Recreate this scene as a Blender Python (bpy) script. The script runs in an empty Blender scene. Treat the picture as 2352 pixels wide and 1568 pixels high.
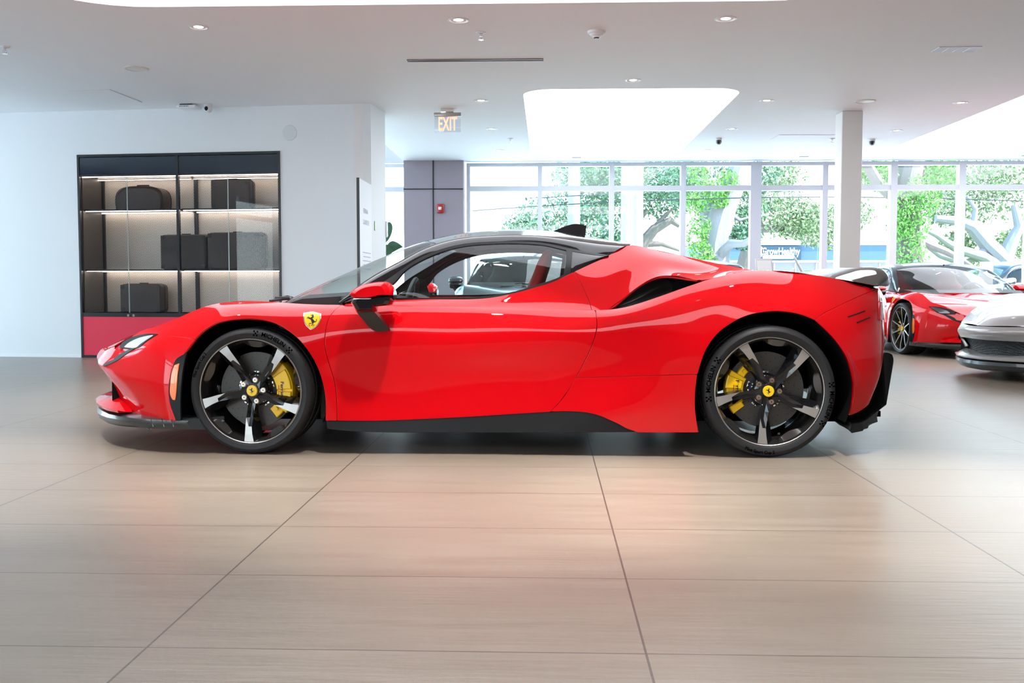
import bpy, bmesh, math, random
import numpy as np
from mathutils import Vector, Matrix
from mathutils.geometry import delaunay_2d_cdt

PI = math.pi
R = math.radians
SC = bpy.context.scene
COL = SC.collection

# ------------------------------------------------------------------ camera
CAM_H, YAW, PITCH, FPX = 0.872, R(2.0), R(3.23), 2287.0
CAM = np.array([0.0, 0.0, CAM_H])
FW = np.array([-math.sin(YAW) * math.cos(PITCH), math.cos(YAW) * math.cos(PITCH), -math.sin(PITCH)])
RT = np.array([math.cos(YAW), math.sin(YAW), 0.0])
UP = np.cross(RT, FW)
cd = bpy.data.cameras.new('camera')
cam = bpy.data.objects.new('camera', cd)
COL.objects.link(cam)
cam.location = (0, 0, CAM_H)
cam.rotation_euler = (PI / 2 - PITCH, 0, YAW)
cd.sensor_width = 36.0
cd.lens = FPX / 2352.0 * 36.0
cd.clip_start, cd.clip_end = 0.05, 400
SC.camera = cam

# ------------------------------------------------------------------ view
SC.view_settings.view_transform = 'Standard'
SC.view_settings.look = 'None'
SC.view_settings.gamma = 1.0
SC.view_settings.use_curve_mapping = False
SC.view_settings.exposure = 0.0

# ------------------------------------------------------------------ daylight
w = bpy.data.worlds.new('sky')
SC.world = w
w.use_nodes = True
nt = w.node_tree
nt.nodes.clear()
wo = nt.nodes.new('ShaderNodeOutputWorld')
bg = nt.nodes.new('ShaderNodeBackground')
tc = nt.nodes.new('ShaderNodeTexCoord')
sx = nt.nodes.new('ShaderNodeSeparateXYZ')
rp = nt.nodes.new('ShaderNodeValToRGB')
rp.color_ramp.elements[0].position = 0.0
rp.color_ramp.elements[0].color = (0.90, 0.97, 1.0, 1)
rp.color_ramp.elements[1].position = 0.75
rp.color_ramp.elements[1].color = (0.28, 0.60, 1.0, 1)
e = rp.color_ramp.elements.new(0.25)
e.color = (0.60, 0.86, 1.0, 1)
bg.inputs['Strength'].default_value = 7.0
nt.links.new(tc.outputs['Generated'], sx.inputs[0])
nt.links.new(sx.outputs['Z'], rp.inputs[0])
nt.links.new(rp.outputs[0], bg.inputs[0])
nt.links.new(bg.outputs[0], wo.inputs[0])

sd = bpy.data.lights.new('sun', 'SUN')
sd.energy = 22.0
sd.color = (1.0, 0.96, 0.88)
sd.angle = R(1.5)
sun = bpy.data.objects.new('sun', sd)
COL.objects.link(sun)
sun.rotation_euler = (R(12), R(38), 0)

# ------------------------------------------------------------------ pixel -> place
def ray(px, py):
    return FW + RT * ((px - 1176.0) / FPX) + UP * ((784.0 - py) / FPX)

def at_y(px, py, Y):
    d = ray(px, py)
    return CAM + d * (Y / d[1])

def at_z(px, py, z):
    d = ray(px, py)
    return CAM + d * ((z - CAM_H) / d[2])

def project(P):
    Q = np.asarray(P, float) - CAM
    z = Q @ FW
    return 1176.0 + FPX * (Q @ RT) / z, 784.0 - FPX * (Q @ UP) / z

# ------------------------------------------------------------------ materials
MATS = {}
def mat(name, col=(0.8, 0.8, 0.8), rough=0.5, metal=0.0, coat=0.0, emit=None, es=1.0, coat_r=0.03, spec=0.5, trans=0.0, alpha=1.0, ior=1.45):
    if name in MATS:
        return MATS[name]
    m = bpy.data.materials.new(name)
    m.use_nodes = True
    b = m.node_tree.nodes['Principled BSDF']
    b.inputs['Base Color'].default_value = (*col, 1)
    b.inputs['Roughness'].default_value = rough
    b.inputs['Metallic'].default_value = metal
    b.inputs['Coat Weight'].default_value = coat
    b.inputs['Coat Roughness'].default_value = coat_r
    b.inputs['Specular IOR Level'].default_value = spec
    b.inputs['Transmission Weight'].default_value = trans
    b.inputs['IOR'].default_value = ior
    b.inputs['Alpha'].default_value = alpha
    if emit:
        b.inputs['Emission Color'].default_value = (*emit, 1)
        b.inputs['Emission Strength'].default_value = es
    MATS[name] = m
    return m

def nodes(m):
    return m.node_tree.nodes, m.node_tree.links, m.node_tree.nodes['Principled BSDF']

def glass(name, tint=(1, 1, 1), refl=1.0, rough=0.0, ior=1.5):
    if name in MATS:
        return MATS[name]
    m = bpy.data.materials.new(name)
    m.use_nodes = True
    n, l = m.node_tree.nodes, m.node_tree.links
    n.clear()
    o = n.new('ShaderNodeOutputMaterial')
    t = n.new('ShaderNodeBsdfTransparent')
    g = n.new('ShaderNodeBsdfGlossy')
    f = n.new('ShaderNodeFresnel')
    mm = n.new('ShaderNodeMath')
    mm.operation = 'MULTIPLY'
    mx = n.new('ShaderNodeMixShader')
    t.inputs[0].default_value = (*tint, 1)
    g.inputs['Roughness'].default_value = rough
    f.inputs[0].default_value = ior
    mm.inputs[1].default_value = refl
    gm_ = n.new('ShaderNodeNewGeometry')
    io = n.new('ShaderNodeMix')          # the same pane seen from its back: index inverted, no total reflection
    io.inputs['A'].default_value = ior; io.inputs['B'].default_value = 1.0 / ior
    l.new(gm_.outputs['Backfacing'], io.inputs['Factor']); l.new(io.outputs[0], f.inputs[0])
    l.new(f.outputs[0], mm.inputs[0])
    l.new(mm.outputs[0], mx.inputs[0])
    l.new(t.outputs[0], mx.inputs[1])
    l.new(g.outputs[0], mx.inputs[2])
    l.new(mx.outputs[0], o.inputs[0])
    MATS[name] = m
    return m

RED = mat('red_paint', (0.66, 0.002, 0.006), 0.45, 0.0, 1.0, coat_r=0.02, spec=0.0)
RED.node_tree.nodes['Principled BSDF'].inputs['Coat IOR'].default_value = 1.45
SILVER = mat('silver_paint', (0.40, 0.385, 0.38), 0.35, 0.25, 1.0)
BLACKP = mat('black_paint', (0.012, 0.016, 0.02), 0.25, 0.0, 1.0)
GLOSSK = mat('gloss_black', (0.008, 0.008, 0.010), 0.12, 0.0, 0.8, spec=0.2)
SATINK = mat('satin_black', (0.010, 0.010, 0.011), 0.42, spec=0.3)
TRIMK = mat('trim_black', (0.006, 0.006, 0.007), 0.35, spec=0.25)
DARK = mat('dark_liner', (0.006, 0.006, 0.006), 0.9, spec=0.1)
CARBON = mat('carbon_fibre', (0.014, 0.013, 0.012), 0.35, 0.0, 0.5, spec=0.3)
RUBBER = mat('tyre_rubber', (0.020, 0.020, 0.022), 0.5, spec=0.35)
LETTER = mat('tyre_letter', (0.001, 0.001, 0.001), 0.8, spec=0.0)
GUN = mat('gunmetal', (0.055, 0.052, 0.050), 0.22, 0.7, 0.6)
MACH = mat('machined_aluminium', (0.47, 0.445, 0.43), 0.38, 0.7)
CHROME = mat('chrome', (0.85, 0.85, 0.86), 0.08, 1.0)
YEL = mat('yellow_caliper', (1.0, 0.60, 0.0), 0.4, 0.0, 0.5)
YELB = mat('yellow_badge', (0.95, 0.62, 0.01), 0.35, 0.0, 0.6)
INK = mat('black_ink', (0.01, 0.01, 0.01), 0.4)
DISC = mat('brake_disc_grey', (0.085, 0.078, 0.072), 0.5, 0.3)
LEATHR = mat('red_leather', (0.45, 0.02, 0.02), 0.5)
LEATHK = mat('black_leather', (0.025, 0.027, 0.03), 0.55)
HEADLN = mat('grey_headliner', (0.12, 0.12, 0.12), 0.8)
ORANGE = mat('orange_reflector', (0.95, 0.20, 0.02), 0.25, 0.0, 1.0)
REDLENS = mat('red_lens', (0.55, 0.0, 0.01), 0.12, 0.0, 1.0)
LENS = mat('lamp_lens', (0.75, 0.8, 0.82), 0.12, 0.6, 1.0)
CARGLASS = glass('car_glass', (0.88, 0.96, 0.94), 1.0)
WINGLASS = glass('window_glass', (0.97, 0.99, 0.99), 0.9)
CABGLASS = glass('cabinet_glass', (0.90, 0.91, 0.92), 0.55)
CLEAR = glass('clear_acrylic', (0.90, 0.92, 0.95), 1.0)
WHITEW = mat('white_wall', (0.80, 0.82, 0.84), 0.6)
FRAMEM = mat('grey_frame', (0.68, 0.70, 0.76), 0.45)
PANELG = mat('grey_panel', (0.34, 0.29, 0.33), 0.55)
WHITE = mat('white_plastic', (0.85, 0.85, 0.86), 0.4)
BLACKM = mat('black_metal', (0.012, 0.014, 0.018), 0.3)

# ------------------------------------------------------------------ object helpers
def link(o, parent=None):
    COL.objects.link(o)
    if parent is not None:
        o.parent = parent
    return o

def empty(name, loc=(0, 0, 0), rz=0.0, label=None, cat=None, group=None):
    o = bpy.data.objects.new(name, None)
    COL.objects.link(o)
    o.location = loc
    o.rotation_euler = (0, 0, rz)
    o.empty_display_size = 0.2
    tag(o, label, cat, group)
    return o

def tag(o, label=None, cat=None, group=None, kind=None):
    if label: o['label'] = label
    if cat: o['category'] = cat
    if group: o['group'] = group
    if kind: o['kind'] = kind
    return o

def copy_tree(o, parent=None, keep_label=False):
    c = o.copy()
    COL.objects.link(c)
    c.parent = parent
    if parent is None and not keep_label:
        for k in ('label', 'group'):
            if k in c: del c[k]
    for ch in list(o.children):
        copy_tree(ch, c, True)
    return c

class MB:
    """collects shapes for ONE mesh object"""
    def __init__(s):
        s.v, s.f, s.m, s.sm = [], [], [], []
        s.N = None
    def add(s, vs, fs, mi=0, smooth=False):
        b = len(s.v)
        s.v += [tuple(map(float, p)) for p in vs]
        s.f += [tuple(b + i for i in f) for f in fs]
        s.m += [mi] * len(fs)
        s.sm += [smooth] * len(fs)
    def box(s, c, d, mi=0, rot=None, bev=0.0):
        bm = bmesh.new()
        bmesh.ops.create_cube(bm, size=1)
        for v in bm.verts:
            v.co = Vector((v.co.x * d[0], v.co.y * d[1], v.co.z * d[2]))
        if bev > 0:
            bmesh.ops.bevel(bm, geom=bm.edges[:], offset=bev, segments=3, affect='EDGES', profile=0.5)
        s.addbm(bm, c, rot, mi, bev > 0)
    def addbm(s, bm, c=(0, 0, 0), rot=None, mi=0, smooth=False):
        M = rot if rot is not None else Matrix.Identity(3)
        bm.verts.index_update()
        vs = [tuple(M @ v.co + Vector(c)) for v in bm.verts]
        fs = [tuple(v.index for v in f.verts) for f in bm.faces]
        s.add(vs, fs, mi, smooth)
        bm.free()
    def loft(s, rings, mi=0, closed=True, cap=(True, True), smooth=True):
        n = len(rings[0])
        vs = [p for r in rings for p in r]
        fs = []
        for i in range(len(rings) - 1):
            for j in range(n if closed else n - 1):
                k = (j + 1) % n
                fs.append((i * n + j, i * n + k, (i + 1) * n + k, (i + 1) * n + j))
        s.add(vs, fs, mi, smooth)
        if cap[0]: s.add(rings[0], [tuple(range(n))[::-1]], mi, False)
        if cap[1]: s.add(rings[-1], [tuple(range(n))], mi, False)
    def lathe(s, prof, o=(0, 0, 0), ax='y', n=96, mi=0, smooth=True, a0=0, a1=2 * PI):
        """prof: (r, h) pairs, revolved about axis"""
        full = abs(a1 - a0 - 2 * PI) < 1e-6
        m = n if full else n + 1
        rings = []
        for (r, h) in prof:
            ring = []
            for k in range(m):
                a = a0 + (a1 - a0) * k / n
                c_, s_ = r * math.cos(a), r * math.sin(a)
                if ax == 'y': p = (o[0] + c_, o[1] + h, o[2] + s_)
                elif ax == 'z': p = (o[0] + c_, o[1] + s_, o[2] + h)
                else: p = (o[0] + h, o[1] + c_, o[2] + s_)
                ring.append(p)
            rings.append(ring)
        s.loft(rings, mi, full, (False, False), smooth)
    def cyl(s, p0, p1, r0, r1=None, n=16, mi=0, cap=True, smooth=True):
        r1 = r0 if r1 is None else r1
        p0, p1 = Vector(p0), Vector(p1)
        d = (p1 - p0).normalized()
        a = d.orthogonal().normalized()
        b = d.cross(a)
        rg = lambda p, r: [tuple(p + (a * math.cos(2 * PI * k / n) + b * math.sin(2 * PI * k / n)) * r) for k in range(n)]
        s.loft([rg(p0, r0), rg(p1, r1)], mi, True, (cap, cap), smooth)
    def tube(s, pts, rad, n=8, mi=0, closed=False):
        pts = [Vector(p) for p in pts]
        rings = []
        up = None
        m = len(pts)
        for i, p in enumerate(pts):
            if closed: d = (pts[(i + 1) % m] - pts[i - 1]).normalized()
            else: d = (pts[min(i + 1, m - 1)] - pts[max(i - 1, 0)]).normalized()
            if up is None: up = d.orthogonal().normalized()
            a = (up - d * up.dot(d)).normalized()
            up = a
            b = d.cross(a)
            r = rad[i] if hasattr(rad, '__len__') else rad
            rings.append([tuple(p + (a * math.cos(2 * PI * k / n) + b * math.sin(2 * PI * k / n)) * r) for k in range(n)])
        if closed: rings.append(rings[0])
        s.loft(rings, mi, True, (not closed, not closed), True)
    def prism(s, poly, fn, h0, h1, mi=0, smooth=False):
        """poly: 2D outline; fn(a,b,h) -> 3D point"""
        n = len(poly)
        top = [fn(a, b, h1) for a, b in poly]
        bot = [fn(a, b, h0) for a, b in poly]
        tv, tf = tri2d(poly)
        s.add([fn(a, b, h1) for a, b in tv], tf, mi)
        s.add([fn(a, b, h0) for a, b in tv], [f[::-1] for f in tf], mi)
        s.add(bot + top, [(i, (i + 1) % n, n + (i + 1) % n, n + i) for i in range(n)], mi, smooth)
    def build(s, name, mats, parent=None, sharp=35):
        me = bpy.data.meshes.new(name)
        me.from_pydata(s.v, [], s.f)
        mats = mats if isinstance(mats, (list, tuple)) else [mats]
        for m in mats: me.materials.append(m)
        me.polygons.foreach_set('material_index', s.m)
        me.polygons.foreach_set('use_smooth', s.sm)
        me.update()
        if any(s.sm): me.set_sharp_from_angle(angle=R(sharp))
        o = bpy.data.objects.new(name, me)
        link(o, parent)
        return o

def tri2d(poly):
    """triangulate a 2D outline"""
    vs = [Vector((float(a), float(b))) for a, b in poly]
    r = delaunay_2d_cdt(vs, [], [list(range(len(vs)))], 1, 1e-7)
    return [(v.x, v.y) for v in r[0]], [tuple(f) for f in r[2]]

def text2d(txt, size=1.0, align='CENTER', bold=0.0, sx=1.0, shear=0.0):
    cu = bpy.data.curves.new('t', 'FONT')
    cu.body = txt
    cu.size = size
    cu.align_x = align
    cu.align_y = 'CENTER'
    cu.resolution_u = 3
    cu.offset = bold
    cu.shear = shear
    o = bpy.data.objects.new('t', cu)
    COL.objects.link(o)
    dg = bpy.context.evaluated_depsgraph_get()
    me = o.evaluated_get(dg).to_mesh()
    V = [(v.co.x * sx, v.co.y) for v in me.vertices]
    F = [tuple(p.vertices) for p in me.polygons]
    o.evaluated_get(dg).to_mesh_clear()
    bpy.data.objects.remove(o)
    bpy.data.curves.remove(cu)
    return V, F

def sm_poly(pts, step=5.0, corner=38, closed=True):
    """resample an outline; rounded through gentle points, straight at corners"""
    P = [np.array(p, float) for p in pts]
    n = len(P)
    tg = []
    for i in range(n):
        a, b, c = P[i - 1], P[i], P[(i + 1) % n]
        if not closed and i in (0, n - 1):
            tg.append(None); continue
        u, v = b - a, c - b
        lu, lv = np.linalg.norm(u), np.linalg.norm(v)
        ang = math.degrees(math.acos(max(-1, min(1, float(u @ v) / (lu * lv + 1e-12)))))
        if ang > corner: tg.append(None)
        else:
            tg.append((u / lu * lv + v / lv * lu) / (lu + lv))
    out = []
    for i in range(n if closed else n - 1):
        a, b = P[i], P[(i + 1) % n]
        L = np.linalg.norm(b - a)
        ta = tg[i] * L if tg[i] is not None else None
        tb = tg[(i + 1) % n] * L if tg[(i + 1) % n] is not None else None
        if ta is None and tb is None: ta = tb = b - a
        elif ta is None: ta = 1.5 * (b - a) - 0.5 * tb
        elif tb is None: tb = 1.5 * (b - a) - 0.5 * ta
        k = max(1, int(round(L / step)))
        for j in range(k):
            t = j / k
            out.append((2*t**3-3*t*t+1)*a + (t**3-2*t*t+t)*ta + (-2*t**3+3*t*t)*b + (t**3-t*t)*tb)
    if not closed: out.append(P[-1])
    return [tuple(p) for p in out]
# ================================================================== THE ROOM
CEIL = 2.95
YB = 16.97
XL, XR, YF = -9.6, 13.0, -7.0
def bump_noise(m, scale, strength, vec_scale=(1, 1, 1), dist=0.01):
    n, l, b = nodes(m)
    tcn = n.new('ShaderNodeTexCoord'); mp = n.new('ShaderNodeMapping'); ns = n.new('ShaderNodeTexNoise'); bp = n.new('ShaderNodeBump')
    mp.inputs['Scale'].default_value = vec_scale
    ns.inputs['Scale'].default_value = scale
    ns.inputs['Detail'].default_value = 5
    bp.inputs['Strength'].default_value = strength
    bp.inputs['Distance'].default_value = dist
    l.new(tcn.outputs['Object'], mp.inputs[0]); l.new(mp.outputs[0], ns.inputs['Vector'])
    l.new(ns.outputs['Fac'], bp.inputs['Height']); l.new(bp.outputs[0], b.inputs['Normal'])
    return ns, mp

def floor_material():
    m = mat('stone_tiles', (0.4, 0.35, 0.3), 0.3)
    n, l, b = nodes(m)
    tcn = n.new('ShaderNodeTexCoord')
    sp = n.new('ShaderNodeSeparateXYZ')
    l.new(tcn.outputs['Object'], sp.inputs[0])
    def M(op, a, b_=None, c=None):
        x = n.new('ShaderNodeMath'); x.operation = op
        for i, q in enumerate((a, b_, c)):
            if q is None: continue
            if isinstance(q, (int, float)): x.inputs[i].default_value = q
            else: l.new(q, x.inputs[i])
        return x.outputs[0]
    def line(s, off, per, w_):
        a = M('DIVIDE', M('SUBTRACT', s, off), per)
        fr = M('FRACT', a)
        d = M('MINIMUM', fr, M('SUBTRACT', 1.0, fr))
        return M('LESS_THAN', M('MULTIPLY', d, per), w_), M('FLOOR', a)
    gx, ix = line(sp.outputs['X'], 0.237, 1.200, 0.0030)
    gy, iy = line(sp.outputs['Y'], 2.325, 0.605, 0.0026)
    g = M('MAXIMUM', gx, gy)
    mp = n.new('ShaderNodeMapping'); mp.inputs['Scale'].default_value = (0.9, 7.0, 1)
    l.new(tcn.outputs['Object'], mp.inputs[0])
    cmb = n.new('ShaderNodeCombineXYZ')
    l.new(M('MULTIPLY', ix, 3.7), cmb.inputs[0]); l.new(M('MULTIPLY', iy, 5.3), cmb.inputs[1])
    va = n.new('ShaderNodeVectorMath'); va.operation = 'ADD'
    l.new(mp.outputs[0], va.inputs[0]); l.new(cmb.outputs[0], va.inputs[1])
    ns = n.new('ShaderNodeTexNoise'); ns.inputs['Scale'].default_value = 1.6; ns.inputs['Detail'].default_value = 8; ns.inputs['Roughness'].default_value = 0.6; ns.inputs['Distortion'].default_value = 0.4
    l.new(va.outputs[0], ns.inputs['Vector'])
    cr = n.new('ShaderNodeValToRGB')
    cr.color_ramp.elements[0].position = 0.3; cr.color_ramp.elements[0].color = (0.238, 0.194, 0.148, 1)
    cr.color_ramp.elements[1].position = 0.72; cr.color_ramp.elements[1].color = (0.285, 0.235, 0.182, 1)
    l.new(ns.outputs['Fac'], cr.inputs[0])
    mx = n.new('ShaderNodeMix'); mx.data_type = 'RGBA'
    l.new(g, mx.inputs['Factor']); l.new(cr.outputs[0], mx.inputs[6]); mx.inputs[7].default_value = (0.09, 0.07, 0.055, 1)
    l.new(mx.outputs[2], b.inputs['Base Color'])
    rr = n.new('ShaderNodeMapRange'); rr.inputs['To Min'].default_value = 0.24; rr.inputs['To Max'].default_value = 0.40
    l.new(ns.outputs['Fac'], rr.inputs[0]); l.new(rr.outputs[0], b.inputs['Roughness'])
    mp2 = n.new('ShaderNodeMapping'); mp2.inputs['Scale'].default_value = (1.0, 9.0, 1)
    l.new(tcn.outputs['Object'], mp2.inputs[0])
    n2 = n.new('ShaderNodeTexNoise'); n2.inputs['Scale'].default_value = 5; n2.inputs['Detail'].default_value = 6
    l.new(mp2.outputs[0], n2.inputs['Vector'])
    bp = n.new('ShaderNodeBump'); bp.inputs['Strength'].default_value = 0.06; bp.inputs['Distance'].default_value = 0.02
    l.new(n2.outputs['Fac'], bp.inputs['Height']); l.new(bp.outputs[0], b.inputs['Normal'])
    b.inputs['Specular IOR Level'].default_value = 0.5
    return m

def struct(name, mb, m, parent=None, sharp=35):
    o = mb.build(name, m, parent, sharp)
    if parent is None: o['kind'] = 'structure'
    return o

b = MB(); b.box(((XL + XR) / 2, (YF + YB) / 2, -0.1), (XR - XL + 1, YB - YF + 1, 0.2))
struct('floor', b, floor_material())

# ceiling with real openings for the glowing panels
def rrect(x0, y0, x1, y1, r, n=8):
    P = []
    for cx, cy, a in ((x1 - r, y1 - r, 0), (x0 + r, y1 - r, 90), (x0 + r, y0 + r, 180), (x1 - r, y0 + r, 270)):
        for k in range(n + 1):
            t = R(a + 90 * k / n)
            P.append((cx + r * math.cos(t), cy + r * math.sin(t)))
    return P
PANELS = [(-3.70, 4.45, 2.35, 7.48, 0.75), (-0.26, 10.72, 2.08, 16.05, 0.32), (5.22, 9.6, 8.6, 16.0, 0.8),
          (-3.3, -3.9, 2.35, -0.9, 0.55)]
CEILM = mat('ceiling_white', (0.90, 0.90, 0.91), 0.65)
XO = -2.40  # the ceiling stops here beyond the wall end; a higher bay lies to its left
def ceiling():
    outer = [(XL, YF), (XR, YF), (XR, YB), (XO, YB), (XO, 13.45), (XL, 13.45)]
    vs = [Vector(p) for p in outer]
    faces_idx = [list(range(len(outer)))]
    holes = []
    edges = [(i, (i + 1) % len(outer)) for i in range(len(outer))]
    for p in PANELS:
        q = rrect(*p)
        b0 = len(vs)
        vs += [Vector(a) for a in q]
        edges += [(b0 + i, b0 + (i + 1) % len(q)) for i in range(len(q))]
        holes.append(q)
    r = delaunay_2d_cdt(vs, edges, [], 1, 1e-6)
    V = [(v.x, v.y) for v in r[0]]
    F = []
    for f in r[2]:
        c = np.mean([V[i] for i in f], axis=0)
        ok = True
        for p in PANELS:
            q = rrect(*p)
            if inside(q, c[0], c[1]): ok = False
        if ok and inside(outer, c[0], c[1]): F.append(tuple(f))
    m = MB()
    m.add([(a, b_, CEIL) for a, b_ in V], [f[::-1] for f in F])
    m.add([(a, b_, CEIL + 0.3) for a, b_ in V], F)
    for q in holes + [outer]:
        n = len(q)
        m.add([(a, b_, CEIL) for a, b_ in q] + [(a, b_, CEIL + 0.3) for a, b_ in q], [(i, (i + 1) % n, n + (i + 1) % n, n + i) for i in range(n)])
    return m
def inside(poly, x, y):
    c = False
    n = len(poly)
    for i in range(n):
        x0, y0 = poly[i]; x1, y1 = poly[(i + 1) % n]
        if (y0 > y) != (y1 > y) and x < (x1 - x0) * (y - y0) / (y1 - y0 + 1e-15) + x0: c = not c
    return c
struct('ceiling', ceiling(), CEILM)
PANM = mat('stretch_light_panel', (0.9, 0.9, 0.9), 0.5, emit=(0.93, 0.98, 1.05), es=4.2)
for i, p in enumerate(PANELS):
    m = MB()
    x0, y0, x1, y1, r = p
    q = rrect(x0 + .004, y0 + .004, x1 - .004, y1 - .004, r)
    m.prism(q, lambda a, b_, h: (a, b_, h), CEIL + 0.02, CEIL + 0.07)
    o = m.build('ceiling_light_panel', PANM)
    tag(o, ['large glowing white ceiling panel above the red coupe, nearest the camera', 'glowing white rectangular ceiling panel in the middle, running to the windows',
            'glowing white ceiling panel at upper right above the silver and red cars', 'glowing ceiling panel behind the camera',
            'glowing ceiling panel right of the camera', 'glowing ceiling panel above the left part of the floor', 'glowing ceiling panel behind the camera to the right'][i], 'ceiling light', 'glowing ceiling panels')
# higher bay over the left rear corner
b = MB(); b.box(((XL + XO) / 2, (13.45 + YB) / 2, 3.75), (XO - XL, YB - 13.45 + .4, 0.1))
struct('ceiling_upper_bay', b, CEILM)
b = MB()
b.box((XO + .05, (13.45 + YB) / 2, 3.45), (0.1, YB - 13.45, 0.5)); b.box(((XL + XO) / 2, 13.40, 3.45), (XO - XL, 0.1, 0.5))
struct('trim_1', b, CEILM)
b = MB(); b.box((XO - .9, YB + .02, 3.35), (1.8, 0.12, 0.8))
struct('trim_2', b, FRAMEM)

# white wall with the display cabinet: a slightly turned plane
WA, WB = np.array([-6.60, 11.95]), np.array([-2.02, 11.47])
WD = (WB - WA) / np.linalg.norm(WB - WA)
WN = np.array([WD[1], -WD[0]])            # towards the camera
if WN[1] > 0: WN = -WN
def at_wall(px, py, off=0.0):
    d = ray(px, py)
    a = WA + WN * off
    t = ((a - CAM[:2]) @ WN) / (d[:2] @ WN)
    p = CAM + d * t
    return float((p[:2] - WA) @ WD), float(p[2])
def W3(s, z, out=0.0):
    p = WA + WD * s + WN * out
    return (p[0], p[1], z)
cabL = at_wall(183, 600)[0]; cabR = at_wall(646.5, 600)[0]; cabT = at_wall(420, 351)[1]
SW = float(np.linalg.norm(WB - WA))
def wbox(m, s0, s1, z0, z1, o0, o1, mi=0, bev=0.0):
    c = W3((s0 + s1) / 2, (z0 + z1) / 2, (o0 + o1) / 2)
    rot = Matrix(((WD[0], WN[0], 0), (WD[1], WN[1], 0), (0, 0, 1)))
    m.box(c, (abs(s1 - s0), abs(o1 - o0), abs(z1 - z0)), mi, rot, bev)
m = MB()
wbox(m, -3.0, cabL, 0, CEIL, -0.62, 0)
wbox(m, cabR, SW, 0, CEIL, -0.62, 0)
wbox(m, cabL, cabR, cabT, CEIL, -0.62, 0)
wbox(m, cabL, cabR, 0, cabT, -0.62, -0.55)
bump_noise(WHITEW, 30, 0.02)
struct('wall_back', m, WHITEW)
m = MB(); wbox(m, -3.0, cabL - .004, 0, 0.035, 0, 0.008); wbox(m, cabR + .004, SW, 0, 0.035, 0, 0.008)
struct('baseboard_back', m, WHITE)
m = MB(); ps, pz = at_wall(665, 305); m.lathe([(.0005, -.004), (.085, -.004), (.09, 0)], ax='y', n=40)
o = m.build('wall_patch', mat('patch_grey', (.72, .745, .765), .7)); o.location = W3(ps, pz, 0); o.rotation_euler = (0, 0, math.atan2(WD[1], WD[0]))
tag(o, 'faint grey round patch on the white wall up right of the cabinet', 'wall plate')  # thin disc slightly darker than the white wall
# deep white return at the end of that wall
m = MB(); p = W3(SW, 0, 0)
m.box((p[0] - 0.10, p[1] + 0.44, CEIL / 2), (0.20, 0.86, CEIL))
struct('wall_return', m, mat('white_return', (0.84, 0.83, 0.84), 0.6))

# window wall at the back: bays of frame and glass
def bay(n_, x0, x1, y, w0=0.07, w1=0.07, last=False):
    fr = MB()
    zt = CEIL - 0.02
    fr.box((x0, y, zt / 2), (w0, 0.15, zt))
    if last: fr.box((x1, y, zt / 2), (w1, 0.15, zt))
    xa_, xb_ = x0 + w0 / 2, x1 - w1 / 2
    for z, h_ in ((2.50, .085), (.06, .12), (zt - .03, .06)): fr.box(((xa_ + xb_) / 2, y, z), (xb_ - xa_, 0.12, h_))
    o = struct('window_%d' % n_, fr, FRAMEM)
    g = MB(); g.box(((x0 + x1) / 2, y + 0.02, 1.31), (x1 - x0 - w0, 0.012, 2.34)); g.box(((x0 + x1) / 2, y + 0.02, 2.71), (x1 - x0 - w0, 0.012, 0.36))
    g.build('window_glass', WINGLASS, o)
def xb(px): return at_y(px, 500, YB)[0]
xs = [xb(q) for q in (1076.5, 1240, 1404.5, 1568, 1734, 1892, 2049, 2205, 2362)]
dx = (xs[-1] - xs[0]) / 8
for k in range(1, 4): xs.append(xs[8] + dx * k)
wid = [0.06, .075, .08, .085, .18, .09, .11, .11] + [.1] * 6
for i in range(len(xs) - 1):
    bay(i + 1, xs[i], xs[i + 1], YB, wid[i], wid[i + 1], i == len(xs) - 2)
bay(20, xb(845), xb(934), YB + .05, last=True); bay(21, xb(845) - 1.2, xb(845), YB + .05)
b = MB(); b.box((xs[-1] + (XR - xs[-1]) / 2, YB, CEIL / 2), (max(.2, XR - xs[-1]), .2, CEIL)); struct('wall_back_right', b, WHITEW)
b = MB(); b.box((XR + .05, (YF + YB) / 2, 1.5), (.1, YB - YF, 3.0)); struct('wall_right', b, WHITEW)

# grey-clad pier with black joints
xa, xc = xb(932), xb(1068)
m = MB(); m.box(((xa + xc) / 2, YB - .12, CEIL / 2), (xc - xa - .012, .30, CEIL), 0)
pj = xb(999.5); zj = at_y(999, 434, YB - .27)[2]
m.box((pj, YB - .275, CEIL / 2), (.018, .012, CEIL), 1); m.box(((xa + xc) / 2, YB - .275, zj), (xc - xa - .012, .012, .018), 1)
struct('wall_pier', m, [PANELG, BLACKM])

# free column at the right
cx0, cx1 = at_y(1932, 400, 12.15)[0], at_y(1980, 400, 12.15)[0]
m = MB(); m.box(((cx0 + cx1) / 2, 12.15 + .14, CEIL / 2), (cx1 - cx0, .28, CEIL), 0, None, .012)
struct('wall_column', m, mat('column_paint', (0.80, 0.77, 0.755), 0.6))

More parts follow.
